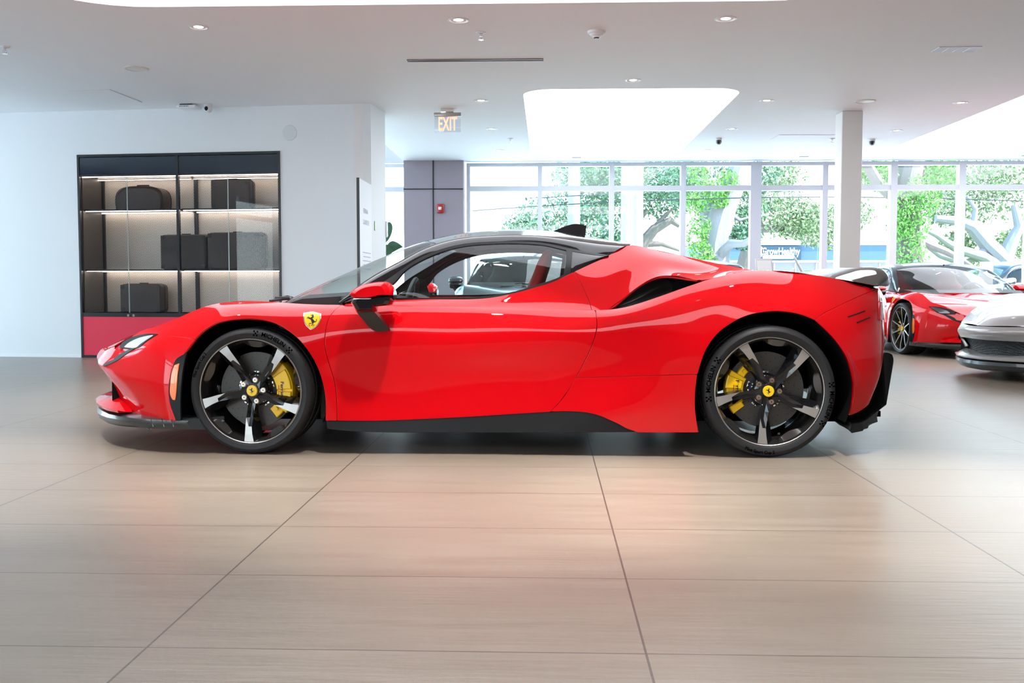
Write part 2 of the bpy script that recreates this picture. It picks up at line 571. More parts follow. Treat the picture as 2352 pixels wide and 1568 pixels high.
# glazed walls behind and to the left of the camera: daylight comes in here
k = 30
b = MB(); b.box((4.2, YF, CEIL / 2), (17.6, .2, CEIL)); struct('wall_front', b, mat('front_wall', (.07, .06, .06), .7))
for i in range(2):
    x0 = -9.4 + i * 2.45
    fr = MB(); 
    fr.box((x0, YF, CEIL / 2), (.09, .15, CEIL))
    for z in (.06, 2.50, 2.90): fr.box((x0 + 1.225, YF, z), (2.35, .12, .1))
    o = struct('window_%d' % k, fr, FRAMEM); k += 1
    g = MB(); g.box((x0 + 1.22, YF, 1.48), (2.36, .012, 2.8)); g.build('window_glass', WINGLASS, o)
b = MB(); b.box((XL, 4.25, CEIL / 2), (.15, 6.1, CEIL)); struct('wall_left', b, WHITEW)
for i in range(6):
    y0 = -6.9 + i * 2.0 if i < 4 else 7.4 + (i - 4) * 2.0
    fr = MB()
    fr.box((XL, y0, CEIL / 2), (.15, .09, CEIL))
    for z in (.06, 2.50, 2.90): fr.box((XL, y0 + 1.0, z), (.12, 1.9, .1))
    o = struct('window_%d' % k, fr, FRAMEM); k += 1
    g = MB(); g.box((XL, y0 + 1.0, 1.48), (.012, 1.9, 2.8)); g.build('window_glass', WINGLASS, o)

# ================================================================== CEILING FITTINGS
TRIMW = mat('lamp_trim', (0.82, 0.82, 0.84), 0.35)
LAMPE = mat('lamp_glow', (1, 1, 1), 0.4, emit=(1.0, 0.93, 0.82), es=25)
def spot(parent, energy, z=-0.03, size=70, col=(1.0, .96, .92), tilt=(0, 0)):
    l = bpy.data.lights.new('spot', 'SPOT')
    l.energy = energy; l.color = col; l.spot_size = R(size); l.spot_blend = 0.7; l.shadow_soft_size = 0.05
    o = bpy.data.objects.new('spot_light', l); COL.objects.link(o); o.parent = parent
    o.location = (0, 0, z); o.rotation_euler = (tilt[0], tilt[1], 0)
    return o
def downlight(x, y, label, energy=60, group='recessed ceiling downlights', r=.085, size=70):
    t = empty('downlight', (x, y, CEIL), 0, label, 'ceiling light', group)
    m = MB(); m.lathe([(r, 0.004), (r, -0.004), (r * .82, -0.007), (r * .72, -0.002), (r * .70, 0.012)], ax='z', n=40); m.build('trim_ring', TRIMW, t)
    m = MB(); m.lathe([(0.0005, -0.001), (r * .42, -0.001), (r * .5, .003)], ax='z', n=32); m.build('lamp', LAMPE, t)
    m = MB(); m.lathe([(r * .5, .0), (r * .71, .010)], ax='z', n=32); m.build('reflector', CHROME, t)
    if energy: spot(t, energy, -0.02, size)
    return t
DL = [(456, 62, 'downlight at upper left, above the left part of the display cabinet', 110), (1053, 46, 'downlight at top centre left of the smoke detector', 150),
      (1667, 43, 'downlight at top right of the smoke detector', 150), (1454, 184, 'downlight just in front of the middle glowing panel', 60),
      (1105, 231, 'downlight right above the exit sign', 60), (1761, 231, 'downlight left of the round speaker by the column', 60),
      (2207, 236, 'downlight at right between column and right glowing panel', 90), (1129, 296, 'downlight just right of the exit sign glass', 40),
      (1681, 296, 'downlight beside the right edge of the middle panel', 40), (2059, 300, 'downlight right of the column near the right panel', 60),
      (1145, 345, 'small far downlight above the grey pier and windows', 20), (1624, 345, 'small far downlight right of the middle panel end', 20)]
for px, py, lb, en in DL:
    p = at_z(px, py, CEIL)
    downlight(p[0], p[1], lb, en)
# the same grid of downlights goes on in front of and behind the camera
for (x, y, lb, en) in ((-0.42, 4.25, 'downlight above the floor in front of the red car door', 440), (1.16, 4.2, 'downlight above the floor in front of the red car rear wheel', 400), (0.50, 2.3, 'downlight above the nearest floor tiles', 170),
               (-2.5, 4.5, 'downlight above the floor in front of the red car nose', 260), (-3.4, 1.0, 'downlight left of the camera', 30), (2.9, 1.6, 'downlight right of the camera', 30)):
    downlight(x, y, lb, en, size=58)

def sprinkler(px, py, lb):
    p = at_z(px, py - 6, CEIL)
    t = empty('sprinkler', (p[0], p[1], CEIL), 0, lb, 'sprinkler', 'ceiling sprinkler heads')
    m = MB(); m.lathe([(.042, 0.002), (.04, -.006), (.028, -.012), (.014, -.014)], ax='z', n=32); m.build('escutcheon', TRIMW, t)
    m = MB(); m.cyl((0, 0, -.01), (0, 0, -.035), .010); m.tube([(.010, 0, -.03), (.017, 0, -.045), (.004, 0, -.062)], .003); m.tube([(-.010, 0, -.03), (-.017, 0, -.045), (-.004, 0, -.062)], .003)
    m.cyl((0, 0, -.035), (0, 0, -.058), .0035); m.cyl((0, 0, -.060), (0, 0, -.063), .022, n=20); m.build('nozzle', CHROME, t)
for a in ((11, 113, 'sprinkler head at the far upper left of the ceiling'), (1105, 80, 'sprinkler head right of the top centre downlight'), (1172, 324, 'small sprinkler head left of the middle glowing panel'), (1911, 324, 'small sprinkler head just left of the column')):
    sprinkler(*a)
p = at_z(1370, 72, CEIL)
t = empty('smoke_detector', (p[0], p[1], CEIL), 0, 'white cone shaped smoke detector near top centre of the ceiling', 'smoke detector')
m = MB(); m.lathe([(.0005, -.052), (.028, -.052), (.034, -.040), (.050, -.036), (.058, -.022), (.070, -.018), (.076, 0)], ax='z', n=40); m.build('housing', WHITE, t)
m = MB(); m.lathe([(.0005, -.060), (.018, -.060), (.024, -.052)], ax='z', n=24); m.build('sensor', BLACKM, t)
for px, py, lb in ((314, 157, 'flat round ceiling speaker at upper left'), (1987, 232, 'flat round ceiling speaker above the column')):
    p = at_z(px, py, CEIL)
    t = empty('ceiling_speaker', (p[0], p[1], CEIL), 0, lb, 'speaker', 'round ceiling speakers')
    m = MB(); m.lathe([(.115, 0), (.115, -.006), (.10, -.010), (.098, -.006)], ax='z', n=48); m.build('rim', mat('cream_rim', (.75, .70, .62), .5), t)
    m = MB(); m.lathe([(.0005, -.010), (.06, -.009), (.098, -.006)], ax='z', n=48); m.build('grille', WHITE, t)
for px, py, lb, s in ((472, 243, 'white ball camera on the ceiling above the display cabinet', 1.0), (1651, 322, 'grey dome camera right of the middle glowing panel', .9), (2003, 324, 'grey dome camera just right of the column', .9)):
    p = at_z(px, py - 4, CEIL) if s < 1 else at_z(478, 240, CEIL)
    t = empty('security_camera', (p[0], p[1], CEIL), 0, lb, 'security camera', 'ceiling security cameras')
    m = MB(); m.cyl((0, 0, 0), (0, 0, -.025), .05 * s, n=28); m.build('mount', WHITE, t)
    m = MB(); m.lathe([(.0005, -.095 * s)] + [(.046 * s * math.sin(q), (-.05 - .046 * math.cos(q)) * s) for q in np.linspace(.15, 2.4, 12)], ax='z', n=28); m.build('dome', WHITE if s == 1 else mat('grey_dome', (.25, .27, .3), .3), t)
    m = MB(); m.lathe([(.0005, -.048), (.018, -.048), (.026, -.036)], ax='y', n=20, o=(-.008, 0, -.05)); m.build('lens', GLOSSK, t)
p = at_z(434, 240, CEIL)
t = empty('wireless_access_point', (p[0], p[1], CEIL), -.1, 'small flat white box hanging under the ceiling left of the ball camera', 'wireless device')
m = MB(); m.box((0, 0, -.032), (.23, .16, .035), 0, None, .012); m.build('housing', WHITE, t)
m = MB(); m.box((-.02, 0, -.008), (.14, .10, .016)); m.build('bracket', BLACKM, t)
m = MB()
for k_ in range(6): m.box((-.075 + k_ * .02, -.081, -.032), (.008, .004, .010))
m.build('vent_slots', BLACKM, t)
a, c = at_z(935, 137.5, CEIL), at_z(1248, 136.5, CEIL)
t = empty('slot_diffuser', ((a[0] + c[0]) / 2, (a[1] + c[1]) / 2, CEIL), 0, 'long thin dark air slot in the ceiling above the exit sign', 'air vent')
m = MB(); m.box((0, 0, -.003), (c[0] - a[0], .055, .006)); m.build('slot', BLACKM, t)
m = MB(); m.box((0, -.03, -.005), (c[0] - a[0], .008, .01)); m.box((0, .03, -.005), (c[0] - a[0], .008, .01)); m.build('frame', mat('slot_frame', (.25, .22, .2), .4), t)
for px, py, lb, g in ((1322, 371, 'tiny linear vent in the ceiling by the windows behind the shark fin', 1), (1822, 371.5, 'tiny linear vent in the ceiling by the windows left of the column', 1), (2287, 376, 'tiny linear vent in the ceiling by the windows at the right', 1)):
    p = at_z(px, py, CEIL)
    m = MB(); m.box((p[0], 16.4, CEIL - .003), (.14, .05, .006)); tag(m.build('ceiling_vent', mat('vent_grey', (.35, .36, .38), .5)), lb, 'air vent', 'small ceiling vents')
q = [at_z(*u, CEIL) for u in ((2138, 119), (2172, 107), (2255, 107), (2233, 119))]
t = empty('ceiling_grille', (q[0][0], q[0][1], CEIL), 0, 'pale rectangular ceiling grille at upper right', 'air vent')
x0, y0 = q[0][0], q[0][1]; x1 = q[2][0]; y1 = q[1][1]
m = MB(); m.box(((x1 - x0) / 2, (y1 - y0) / 2, -.003), (x1 - x0, y1 - y0, .006)); m.build('frame', mat('grille_pale', (.72, .74, .82), .5), t)
m = MB()
for k_ in range(1, 4): m.box(((x1 - x0) * k_ / 4, (y1 - y0) / 2, -.008), (.006, (y1 - y0) * .9, .004))
m.build('rib', WHITE, t)
for (pa, pb, pc, pd, lb) in (((252, 205), (325, 234), (476, 226), (420, 205), 'flush access hatch in the ceiling left of the ball camera'), ((1790, 309), (1917, 309), (1912, 314), (1790, 314), 'flush access hatch in the ceiling left of the column')):
    A, B_ = at_z(*pa, CEIL), at_z(*pb, CEIL)
    m = MB(); d = Vector(B_ - A); L = d.length; ang = math.atan2(d.y, d.x)
    wdt = .45
    m.box(tuple((A + B_) / 2 + np.array([-math.sin(ang), math.cos(ang), 0]) * (-wdt / 2 if ang < -.2 else wdt / 2) + np.array([0, 0, -.0025])), (L, wdt, .004), 0, Matrix.Rotation(ang, 3, 'Z'))
    m.box(tuple((A + B_) / 2 + np.array([0, 0, -.003])), (L, .006, .006), 1, Matrix.Rotation(ang, 3, 'Z'))
    tag(m.build('ceiling_hatch', [CEILM, FRAMEM]), lb, 'hatch', 'ceiling hatches')

# exit sign
pc = at_z(1028, 250, CEIL)
ey = pc[1]
t = empty('exit_sign', (pc[0], ey, CEIL), 0, 'clear acrylic EXIT sign with orange letters hanging from the ceiling', 'exit sign')
sc_ = ey / FPX
zt_ = lambda py: at_y(1028, py, ey)[2] - CEIL
m = MB(); m.box((0, 0, zt_(255)), (30 * sc_, .09, 10 * sc_), 0, None, .004); m.build('canopy', CHROME, t)
m = MB(); m.box((0, 0, zt_(263)), (62 * sc_, .05, 8 * sc_), 0, None, .006); m.build('housing', mat('brushed_housing', (.45, .40, .38), .3, .8), t)
m = MB(); m.box((0, 0, zt_(285)), (60 * sc_, .008, 36 * sc_), 0, None, .002); m.build('sign_pane', CLEAR, t)
V, F = text2d('EXIT', 30 * sc_ * 1.42, bold=.004, sx=.50)
m = MB(); m.add([(a, -.006, zt_(286) + b_) for a, b_ in V], F); m.build('lettering', mat('exit_letter', (.9, .45, .25), .5, emit=(1.0, .50, .30), es=1.25), t)

# fire alarm strobe on the pier
p = at_y(1012, 479, YB - .28)
t = empty('fire_alarm', (p[0], p[1], p[2]), 0, 'small red fire alarm strobe on the grey clad pier', 'fire alarm')
m = MB(); m.box((0, -.02, 0), (.115, .05, .15), 0, None, .015); m.build('housing', mat('alarm_red', (.45, .01, .015), .3, 0, .5), t)
m = MB(); m.box((-.005, -.05, .0), (.05, .03, .055), 0, None, .008); m.build('strobe_lens', LENS, t)
# devices on the wall return (they sit on its right-hand face)
xw = W3(SW, 0, 0)[0]
def on_return(px, py):
    d = ray(px, py); tt = xw / d[0]
    return CAM + d * tt
p = on_return(859, 519)
m = MB(); m.box((xw + .008, p[1], p[2]), (.016, .10, .11), 0, None, .004); m.box((xw + .017, p[1], p[2]), (.004, .08, .09), 1)
tag(m.build('thermostat', [BLACKM, mat('green_screen', (.3, .5, .2), .2, emit=(.35, .6, .25), es=.4)]), 'small black wall control with a greenish screen on the wall end', 'wall control')
p = on_return(874, 526)
t = empty('card_terminal', (xw, p[1], p[2]), 0, 'black and clear boxed device standing off the white wall end', 'wall device')
m = MB(); m.box((.025, 0, 0), (.05, .14, .17), 0, None, .01); m.build('housing', mat('navy_plastic', (.02, .03, .07), .3), t)
m = MB(); m.box((.065, .03, .0), (.035, .11, .19), 0, None, .012); m.build('cover', mat('frosted', (.75, .8, .84), .2, 0, 1), t)

# information board: thin tall double board projecting from the wall corner
t = empty('information_board', (xw, xw / ray(835, 600)[0] * ray(835, 600)[1], 0), 0, 'tall white information board with black front edge beside the white wall corner', 'information board')
def brd(px):
    d = ray(px, 600); return xw / d[0] * d[1]
ya, yb_ = brd(822) , brd(849.5)
yo = t.location.y
ztop = at_y(822, 409, ya)[2]
m = MB(); m.box((.012, (ya + yb_) / 2 - yo, ztop / 2), (.026, yb_ - ya, ztop)); m.build('board_face', mat('board_white', (.82, .80, .86), .35), t)
m = MB(); m.box((.010, ya - yo - .008, ztop / 2), (.030, .016, ztop + .01)); m.build('edge_trim', BLACKM, t)
m = MB(); INKG = mat('grey_ink', (.45, .44, .5), .5)
def btxt(s, y, z, size, al='LEFT'):
    V, F = text2d(s, size, al)
    m.add([(.0265, y + a, z + b_) for a, b_ in V], F)
y0_ = ya - yo
btxt('FERRARI', y0_ + .2, ztop - .33, .075); m.build('heading', INKG, t); m = MB(); btxt('CLASSICHE', y0_ + .17, ztop - .45, .075); m.build('heading', INKG, t); m = MB()
for k_ in range(5): m.box((.0265, y0_ + .40, ztop - .78 - k_ * .045), (.001, .48 - .06 * (k_ % 2), .010))
for k_ in range(6):
    m.box((.0265, y0_ + .07, ztop - 1.16 - k_ * .16), (.001, .05, .006)); m.box((.0265, y0_ + .32, ztop - 1.15 - k_ * .16), (.001, .28, .018)); m.box((.0265, y0_ + .30, ztop - 1.19 - k_ * .16), (.001, .22, .010))
m.build('printed_lines', INKG, t)
# ================================================================== THE CAR
YC = 6.0                       # centre line of the red coupe
_p = at_y(574.5, 901, 5.055)
XF = float(_p[0])              # front axle
CARO = np.array([XF, YC, 0.0])
def C(px, py, w):
    """pixel at distance w from the car's centre line -> car coordinates"""
    return at_y(px, py, YC - w) - CARO

def nspline(t, P, tq):
    t = np.asarray(t, float); P = np.asarray(P, float); n = len(t)
    h = np.diff(t)
    A = np.zeros((n, n)); B = np.zeros((n, P.shape[1]))
    A[0, 0] = A[-1, -1] = 1
    for i in range(1, n - 1):
        A[i, i - 1] = h[i - 1]; A[i, i] = 2 * (h[i - 1] + h[i]); A[i, i + 1] = h[i]
        B[i] = 6 * ((P[i + 1] - P[i]) / h[i] - (P[i] - P[i - 1]) / h[i - 1])
    Mx = np.linalg.solve(A, B)
    k = np.clip(np.searchsorted(t, tq, side='right') - 1, 0, n - 2)
    hh = h[k][:, None]; a = ((t[k + 1] - tq)[:, None]) / hh; b = 1 - a
    return a * P[k] + b * P[k + 1] + ((a**3 - a) * Mx[k] + (b**3 - b) * Mx[k + 1]) * hh**2 / 6

class Patch:
    """smooth surface through a grid of points G[u][v]; mirrored ghost rows keep it square to the centre plane"""
    def __init__(s, G, NU=500, NV=90, mu0=False, mu1=False, mv1=False, flip=False, linv=False):
        G = np.array(G, float); s.G = G
        U0, V0 = G.shape[:2]
        mir = np.array([1, -1, 1.0])
        uo = vo = 0; u1 = U0 - 1; v1 = V0 - 1
        if mu0:
            G = np.concatenate([G[1:3][::-1] * mir, G], 0); uo = 2; u1 += 2
        if mu1: G = np.concatenate([G, G[-3:-1][::-1] * mir], 0)
        if mv1: G = np.concatenate([G, G[:, -3:-1][:, ::-1] * mir], 1)
        du = np.linalg.norm(np.diff(G, axis=0), axis=2).mean(1); dv = np.linalg.norm(np.diff(G, axis=1), axis=2).mean(0)
        tu = np.concatenate([[0], np.cumsum(du)]); tv = np.concatenate([[0], np.cumsum(dv)])
        s.Lu = tu[u1] - tu[uo]; s.Lv = tv[v1] - tv[vo]
        s.ku = (tu[uo:u1 + 1] - tu[uo]) / s.Lu; s.kv = (tv[vo:v1 + 1] - tv[vo]) / s.Lv
        uq = np.linspace(tu[uo], tu[u1], NU); vq = np.linspace(tv[vo], tv[v1], NV)
        T = np.stack([nspline(tu, G[:, j], uq) for j in range(G.shape[1])], 1)
        if linv:
            T = np.stack([np.stack([np.interp(vq, tv, T[i, :, k]) for k in range(3)], 1) for i in range(NU)], 0)
        else:
            T = np.stack([nspline(tv, T[i], vq) for i in range(NU)], 0)
        s.T = T; s.NU, s.NV = NU, NV
        gu = np.gradient(T, axis=0); gv = np.gradient(T, axis=1)
        N = np.cross(gu, gv)
        N /= np.linalg.norm(N, axis=2, keepdims=True) + 1e-12
        s.N = -N if flip else N
        W = T + CARO
        Q = W - CAM; z = Q @ FW
        s.PX = np.stack([1176.0 + FPX * (Q @ RT) / z, 784.0 - FPX * (Q @ UP) / z], 2)
        s.front = (s.N * (CAM - W)).sum(2) > 0
    def uvk(s, i, j=None):
        return s.ku[i]
    def inv(s, px, py):
        D = (s.PX[..., 0] - px)**2 + (s.PX[..., 1] - py)**2 + np.where(s.front, 0, 400)
        if s.NU > 700: D[int(.905 * s.NU):] += 1e6; D[:int(.05 * s.NU)] += 1e6
        k = int(np.argmin(D)); i, j = divmod(k, s.NV)
        i0 = min(max(i, 1), s.NU - 2); j0 = min(max(j, 1), s.NV - 2)
        J = np.stack([(s.PX[i0 + 1, j0] - s.PX[i0 - 1, j0]) / 2, (s.PX[i0, j0 + 1] - s.PX[i0, j0 - 1]) / 2], 1)
        try: d = np.linalg.solve(J, np.array([px, py]) - s.PX[i, j])
        except Exception: d = np.zeros(2)
        d = np.clip(d, -1, 1)
        return min(max((i + d[0]) / (s.NU - 1), 0), 1), min(max((j + d[1]) / (s.NV - 1), 0), 1)
    def ev(s, u, v, A=None):
        A = s.T if A is None else A
        x = np.clip(np.asarray(u) * (s.NU - 1), 0, s.NU - 1.000001); y = np.clip(np.asarray(v) * (s.NV - 1), 0, s.NV - 1.000001)
        i = x.astype(int); j = y.astype(int); a = (x - i)[..., None]; b = (y - j)[..., None]
        return (1 - a) * (1 - b) * A[i, j] + a * (1 - b) * A[i + 1, j] + (1 - a) * b * A[i, j + 1] + a * b * A[i + 1, j + 1]
    def poly(s, items, step=5.0):
        """items: ('p', [(px,py)...]) traced outline runs, ('u', [(u,v)...]) direct runs; joined into one closed outline"""
        out = []
        for kind, pts in items:
            if kind == 'p':
                q = sm_poly(pts, step, closed=False) if len(pts) > 1 else pts
                out += [s.inv(*p) for p in q]
            else:
                for a, b in zip(pts, pts[1:]):
                    L = math.hypot((b[0] - a[0]) * s.Lu, (b[1] - a[1]) * s.Lv)
                    k = max(1, int(L / 0.012))
                    out += [(a[0] + (b[0] - a[0]) * t / k, a[1] + (b[1] - a[1]) * t / k) for t in range(k)]
                out.append(pts[-1])
        res = [out[0]]
        for p in out[1:]:
            if math.hypot((p[0] - res[-1][0]) * s.Lu, (p[1] - res[-1][1]) * s.Lv) > 0.0012: res.append(p)
        if math.hypot((res[0][0] - res[-1][0]) * s.Lu, (res[0][1] - res[-1][1]) * s.Lv) < 0.0012: res.pop()
        return res

class Skin:
    """mesh made of trimmed pieces of patches, with exact surface normals and a folded-in edge"""
    def __init__(s): s.V, s.N, s.F, s.M, s.fl = [], [], [], [], []
    def _put(s, V, N, F, mi):
        b = len(s.V); s.V += [tuple(p) for p in V]; s.N += [tuple(p) for p in N]
        s.F += [tuple(b + i for i in f) for f in F]; s.M += [mi] * len(F)
    def piece(s, P, uv, sp=0.02, off=0.0, flange=0.014, mi=0, fmi=None):
        uv = np.array(uv, float); sc = np.array([P.Lu, P.Lv])
        q = uv * sc
        lo, hi = q.min(0), q.max(0)
        gx = np.arange(lo[0] + sp / 2, hi[0], sp); gy = np.arange(lo[1] + sp / 2, hi[1], sp)
        pts = []
        if len(gx) and len(gy):
            X, Y = np.meshgrid(gx, gy); X = X.ravel(); Y = Y.ravel()
            x0, y0 = q[:, 0], q[:, 1]; x1, y1 = np.roll(x0, -1), np.roll(y0, -1)
            ins = np.zeros(len(X), bool); dm = np.full(len(X), 1e9)
            for a, b, c, d in zip(x0, y0, x1, y1):
                if b != d:
                    cr = ((b > Y) != (d > Y)) & (X < (c - a) * (Y - b) / (d - b) + a)
                    ins ^= cr
                ex, ey = c - a, d - b; L2 = ex * ex + ey * ey + 1e-14
                t = np.clip(((X - a) * ex + (Y - b) * ey) / L2, 0, 1)
                dm = np.minimum(dm, (X - a - t * ex)**2 + (Y - b - t * ey)**2)
            k = ins & (dm > (0.35 * sp)**2)
            pts = list(zip(X[k], Y[k]))
        allp = [Vector((float(a), float(b))) for a, b in q] + [Vector((float(a), float(b))) for a, b in pts]
        n = len(q)
        r = delaunay_2d_cdt(allp, [(i, (i + 1) % n) for i in range(n)], [], 1, 1e-7)
        rv = np.array([(v.x, v.y) for v in r[0]]) / sc
        V = P.ev(rv[:, 0], rv[:, 1]); N = P.ev(rv[:, 0], rv[:, 1], P.N)
        N /= np.linalg.norm(N, axis=1, keepdims=True)
        V = V + N * off
        F = []
        for f in r[2]:
            a, b, c = V[f[0]], V[f[1]], V[f[2]]
            nn = np.cross(b - a, c - a)
            if np.linalg.norm(nn) < 1e-10: continue
            F.append(tuple(f) if nn @ (N[f[0]] + N[f[1]] + N[f[2]]) > 0 else tuple(f)[::-1])
        s._put(V, N, F, mi)
        if flange:
            B = P.ev(uv[:, 0], uv[:, 1]); BN = P.ev(uv[:, 0], uv[:, 1], P.N); BN /= np.linalg.norm(BN, axis=1, keepdims=True)
            B = B + BN * off
            tn = np.roll(B, -1, 0) - np.roll(B, 1, 0)
            o = np.cross(tn, BN); area = np.sum(q[:, 0] * np.roll(q[:, 1], -1) - np.roll(q[:, 0], -1) * q[:, 1])
            o /= np.linalg.norm(o, axis=1, keepdims=True) + 1e-9
            # outward direction in the surface
            c = B.mean(0)
            if np.sum(o * (B - c)) < 0: o = -o
            mid = (BN + o); mid /= np.linalg.norm(mid, axis=1, keepdims=True)
            r1 = B + o * 0.0015 - BN * 0.0012; r2 = r1 - BN * flange
            VV = np.concatenate([B, r1, r2]); NN = np.concatenate([BN, mid, o])
            FF = []
            for i in range(n):
                j = (i + 1) % n
                for k0, k1 in ((0, n), (n, 2 * n)):
                    f = (k0 + i, k0 + j, k1 + j, k1 + i)
                    nn = np.cross(VV[f[1]] - VV[f[0]], VV[f[2]] - VV[f[0]])
                    FF.append(f if nn @ (NN[f[0]] + NN[f[2]]) > 0 else f[::-1])
            s._put(VV, NN, FF, mi if fmi is None else fmi)
        return s
    def build(s, name, mats, parent=None, mirror=False, both=False):
        V = np.array(s.V); N = np.array(s.N); F = list(s.F); M = list(s.M)
        if mirror:
            V = V * [1, -1, 1]; N = N * [1, -1, 1]; F = [f[::-1] for f in F]
        if both:
            n = len(V)
            V = np.concatenate([V, V * [1, -1, 1]]); N = np.concatenate([N, N * [1, -1, 1]])
            F = F + [tuple(n + i for i in f[::-1]) for f in F]; M = M + M
        me = bpy.data.meshes.new(name)
        me.from_pydata(V.tolist(), [], F)
        for m in (mats if isinstance(mats, (list, tuple)) else [mats]): me.materials.append(m)
        me.polygons.foreach_set('material_index', M)
        me.polygons.foreach_set('use_smooth', [True] * len(F))
        me.update()
        me.normals_split_custom_set_from_vertices([tuple(x) for x in N])
        o = bpy.data.objects.new(name, me)
        return link(o, parent)

# ---- belt: bumper, fender, door, quarter, tail, as one smooth surface; rails run bottom (0) to crest (6)
def st(*r): return [C(*p) for p in r]
def cc(*r): return [np.array([x, -w, z]) for x, w, z in r]
BELT = [
 cc((-1.00,0,.145),(-1.01,0,.235),(-1.03,0,.31),(-1.09,0,.375),(-1.16,0,.425),(-1.17,0,.458),(-1.14,0,.495)),
 cc((-.975,.25,.145),(-.985,.25,.235),(-1.0,.25,.31),(-1.05,.25,.375),(-1.105,.25,.425),(-1.115,.25,.458),(-1.09,.25,.497)),
 cc((-.915,.45,.145),(-.93,.45,.235),(-.94,.45,.31),(-.97,.45,.375),(-1.01,.45,.425),(-1.02,.45,.458),(-.985,.45,.505)),
 st((322,993,.76),(300,935,.71),(272,888,.66),(252,862,.62),(240,845,.585),(237,832,.57),(254,799,.57)),
 st((350,993,.85),(338,930,.85),(322,880,.83),(312,850,.80),(309,825,.775),(310,804,.75),(322,761,.70)),
 st((390,993,.935),(382,935,.935),(375,880,.93),(372,840,.915),(370,805,.89),(370,777,.855),(377,743,.78)),
 st((438,993,.955),(438,930,.96),(438,865,.96),(440,820,.948),(442,780,.92),(446,745,.87),(452,711,.79)),
 st((512,993,.955),(512,930,.967),(512,860,.97),(512,790,.96),(512,738,.93),(512,711,.875),(512,695,.80)),
 st((590,993,.955),(590,930,.968),(590,860,.972),(590,785,.963),(590,730,.93),(590,706,.875),(590,691.5,.80)),
 st((680,993,.95),(680,930,.958),(680,855,.958),(680,790,.947),(680,736,.912),(680,712,.865),(682,697,.80)),
 st((765,993,.94),(763,930,.934),(761,855,.928),(760,790,.925),(764,742,.903),(768,716,.865),(778,700,.81)),
 st((880,993,.935),(880,935,.916),(880,855,.910),(880,790,.912),(880,742,.898),(880,718,.868),(880,702,.835)),
 st((1020,993,.935),(1020,935,.918),(1020,855,.911),(1020,790,.918),(1020,742,.903),(1020,718,.876),(1020,704,.845)),
 st((1170,993,.94),(1170,935,.925),(1170,855,.915),(1170,790,.925),(1170,742,.912),(1170,719,.885),(1175,707,.853)),
 st((1310,993,.955),(1310,935,.942),(1310,855,.930),(1310,795,.935),(1310,748,.925),(1310,724,.893),(1310,711,.862)),
 st((1400,993,.963),(1400,935,.962),(1400,858,.945),(1400,800,.943),(1400,752,.934),(1399,727,.913),(1398,711,.868)),
 st((1490,993,.965),(1490,930,.968),(1490,862,.962),(1490,805,.958),(1486,754,.950),(1480,716,.928),(1473,695,.875)),
 st((1590,993,.972),(1590,930,.978),(1590,862,.980),(1589,800,.980),(1588,742,.966),(1588,690,.942),(1588,655,.885)),
 st((1680,993,.975),(1680,930,.982),(1680,862,.986),(1680,790,.985),(1680,722,.970),(1680,662,.936),(1682,628,.850)),
 st((1775,993,.975),(1775,930,.982),(1775,862,.986),(1775,782,.984),(1775,702,.966),(1774,648,.905),(1772,621.5,.82)),
 st((1872,993,.955),(1874,930,.966),(1875,860,.970),(1873,785,.966),(1870,712,.942),(1868,662,.875),(1868,631,.78)),
 st((1938,980,.91),(1942,925,.925),(1944,860,.932),(1942,790,.928),(1938,728,.90),(1935,682,.84),(1933,643.5,.74)),
 st((1963,965,.85),(1980,915,.86),(1991,860,.868),(1993,795,.865),(1991,738,.84),(1991,695,.785),(1990,659,.68)),
 st((1985,950,.77),(2006,903,.775),(2022,855,.775),(2026,795,.77),(2024,742,.745),(2022,700,.70),(2018,664,.61)),
 cc((3.13,.62,.30),(3.22,.62,.38),(3.305,.62,.50),(3.33,.62,.61),(3.322,.62,.71),(3.315,.60,.79),(3.30,.52,.862)),
 cc((3.27,.33,.30),(3.35,.33,.38),(3.42,.33,.50),(3.44,.33,.61),(3.435,.33,.71),(3.43,.32,.79),(3.40,.28,.868)),
 cc((3.31,0,.30),(3.39,0,.38),(3.46,0,.50),(3.48,0,.61),(3.475,0,.71),(3.47,0,.79),(3.44,0,.87)),
]
belt = Patch(BELT, 760, 120, mu0=True, mu1=True, flip=True)
if belt.N[350, 60, 1] > 0: belt.N = -belt.N; 
belt.front = (belt.N * (CAM - belt.T - CARO)).sum(2) > 0
def K(i): return float(belt.ku[i])
def Vv(i): return float(belt.kv[i])

# ---- hood: from the belt crest to the centre line
def capst(bi, xc, zc, dip=0.0):
    P = belt.G[bi][6]
    out = []
    for t in (0, .3, .65, 1.0):
        w_ = -P[1] * (1 - t)
        e_ = t * t * (3 - 2 * t)
        out.append(np.array([P[0] + (xc - P[0]) * e_, -w_, P[2] + (zc - P[2]) * e_ - dip * math.sin(PI * t)]))
    return out
HOOD = [capst(2, -1.135, .50, -.004), capst(3, -1.04, .545, -.004), capst(4, -.90, .603, 0), capst(5, -.72, .655, .006), capst(6, -.54, .695, .010),
        capst(7, -.38, .722, .014), capst(8, -.22, .747, .014), capst(9, -.11, .763, .008), capst(10, -.05, .772, 0)]
hood = Patch(HOOD, 240, 90, mv1=True)
if hood.N[120, 40, 2] < 0: hood.N = -hood.N

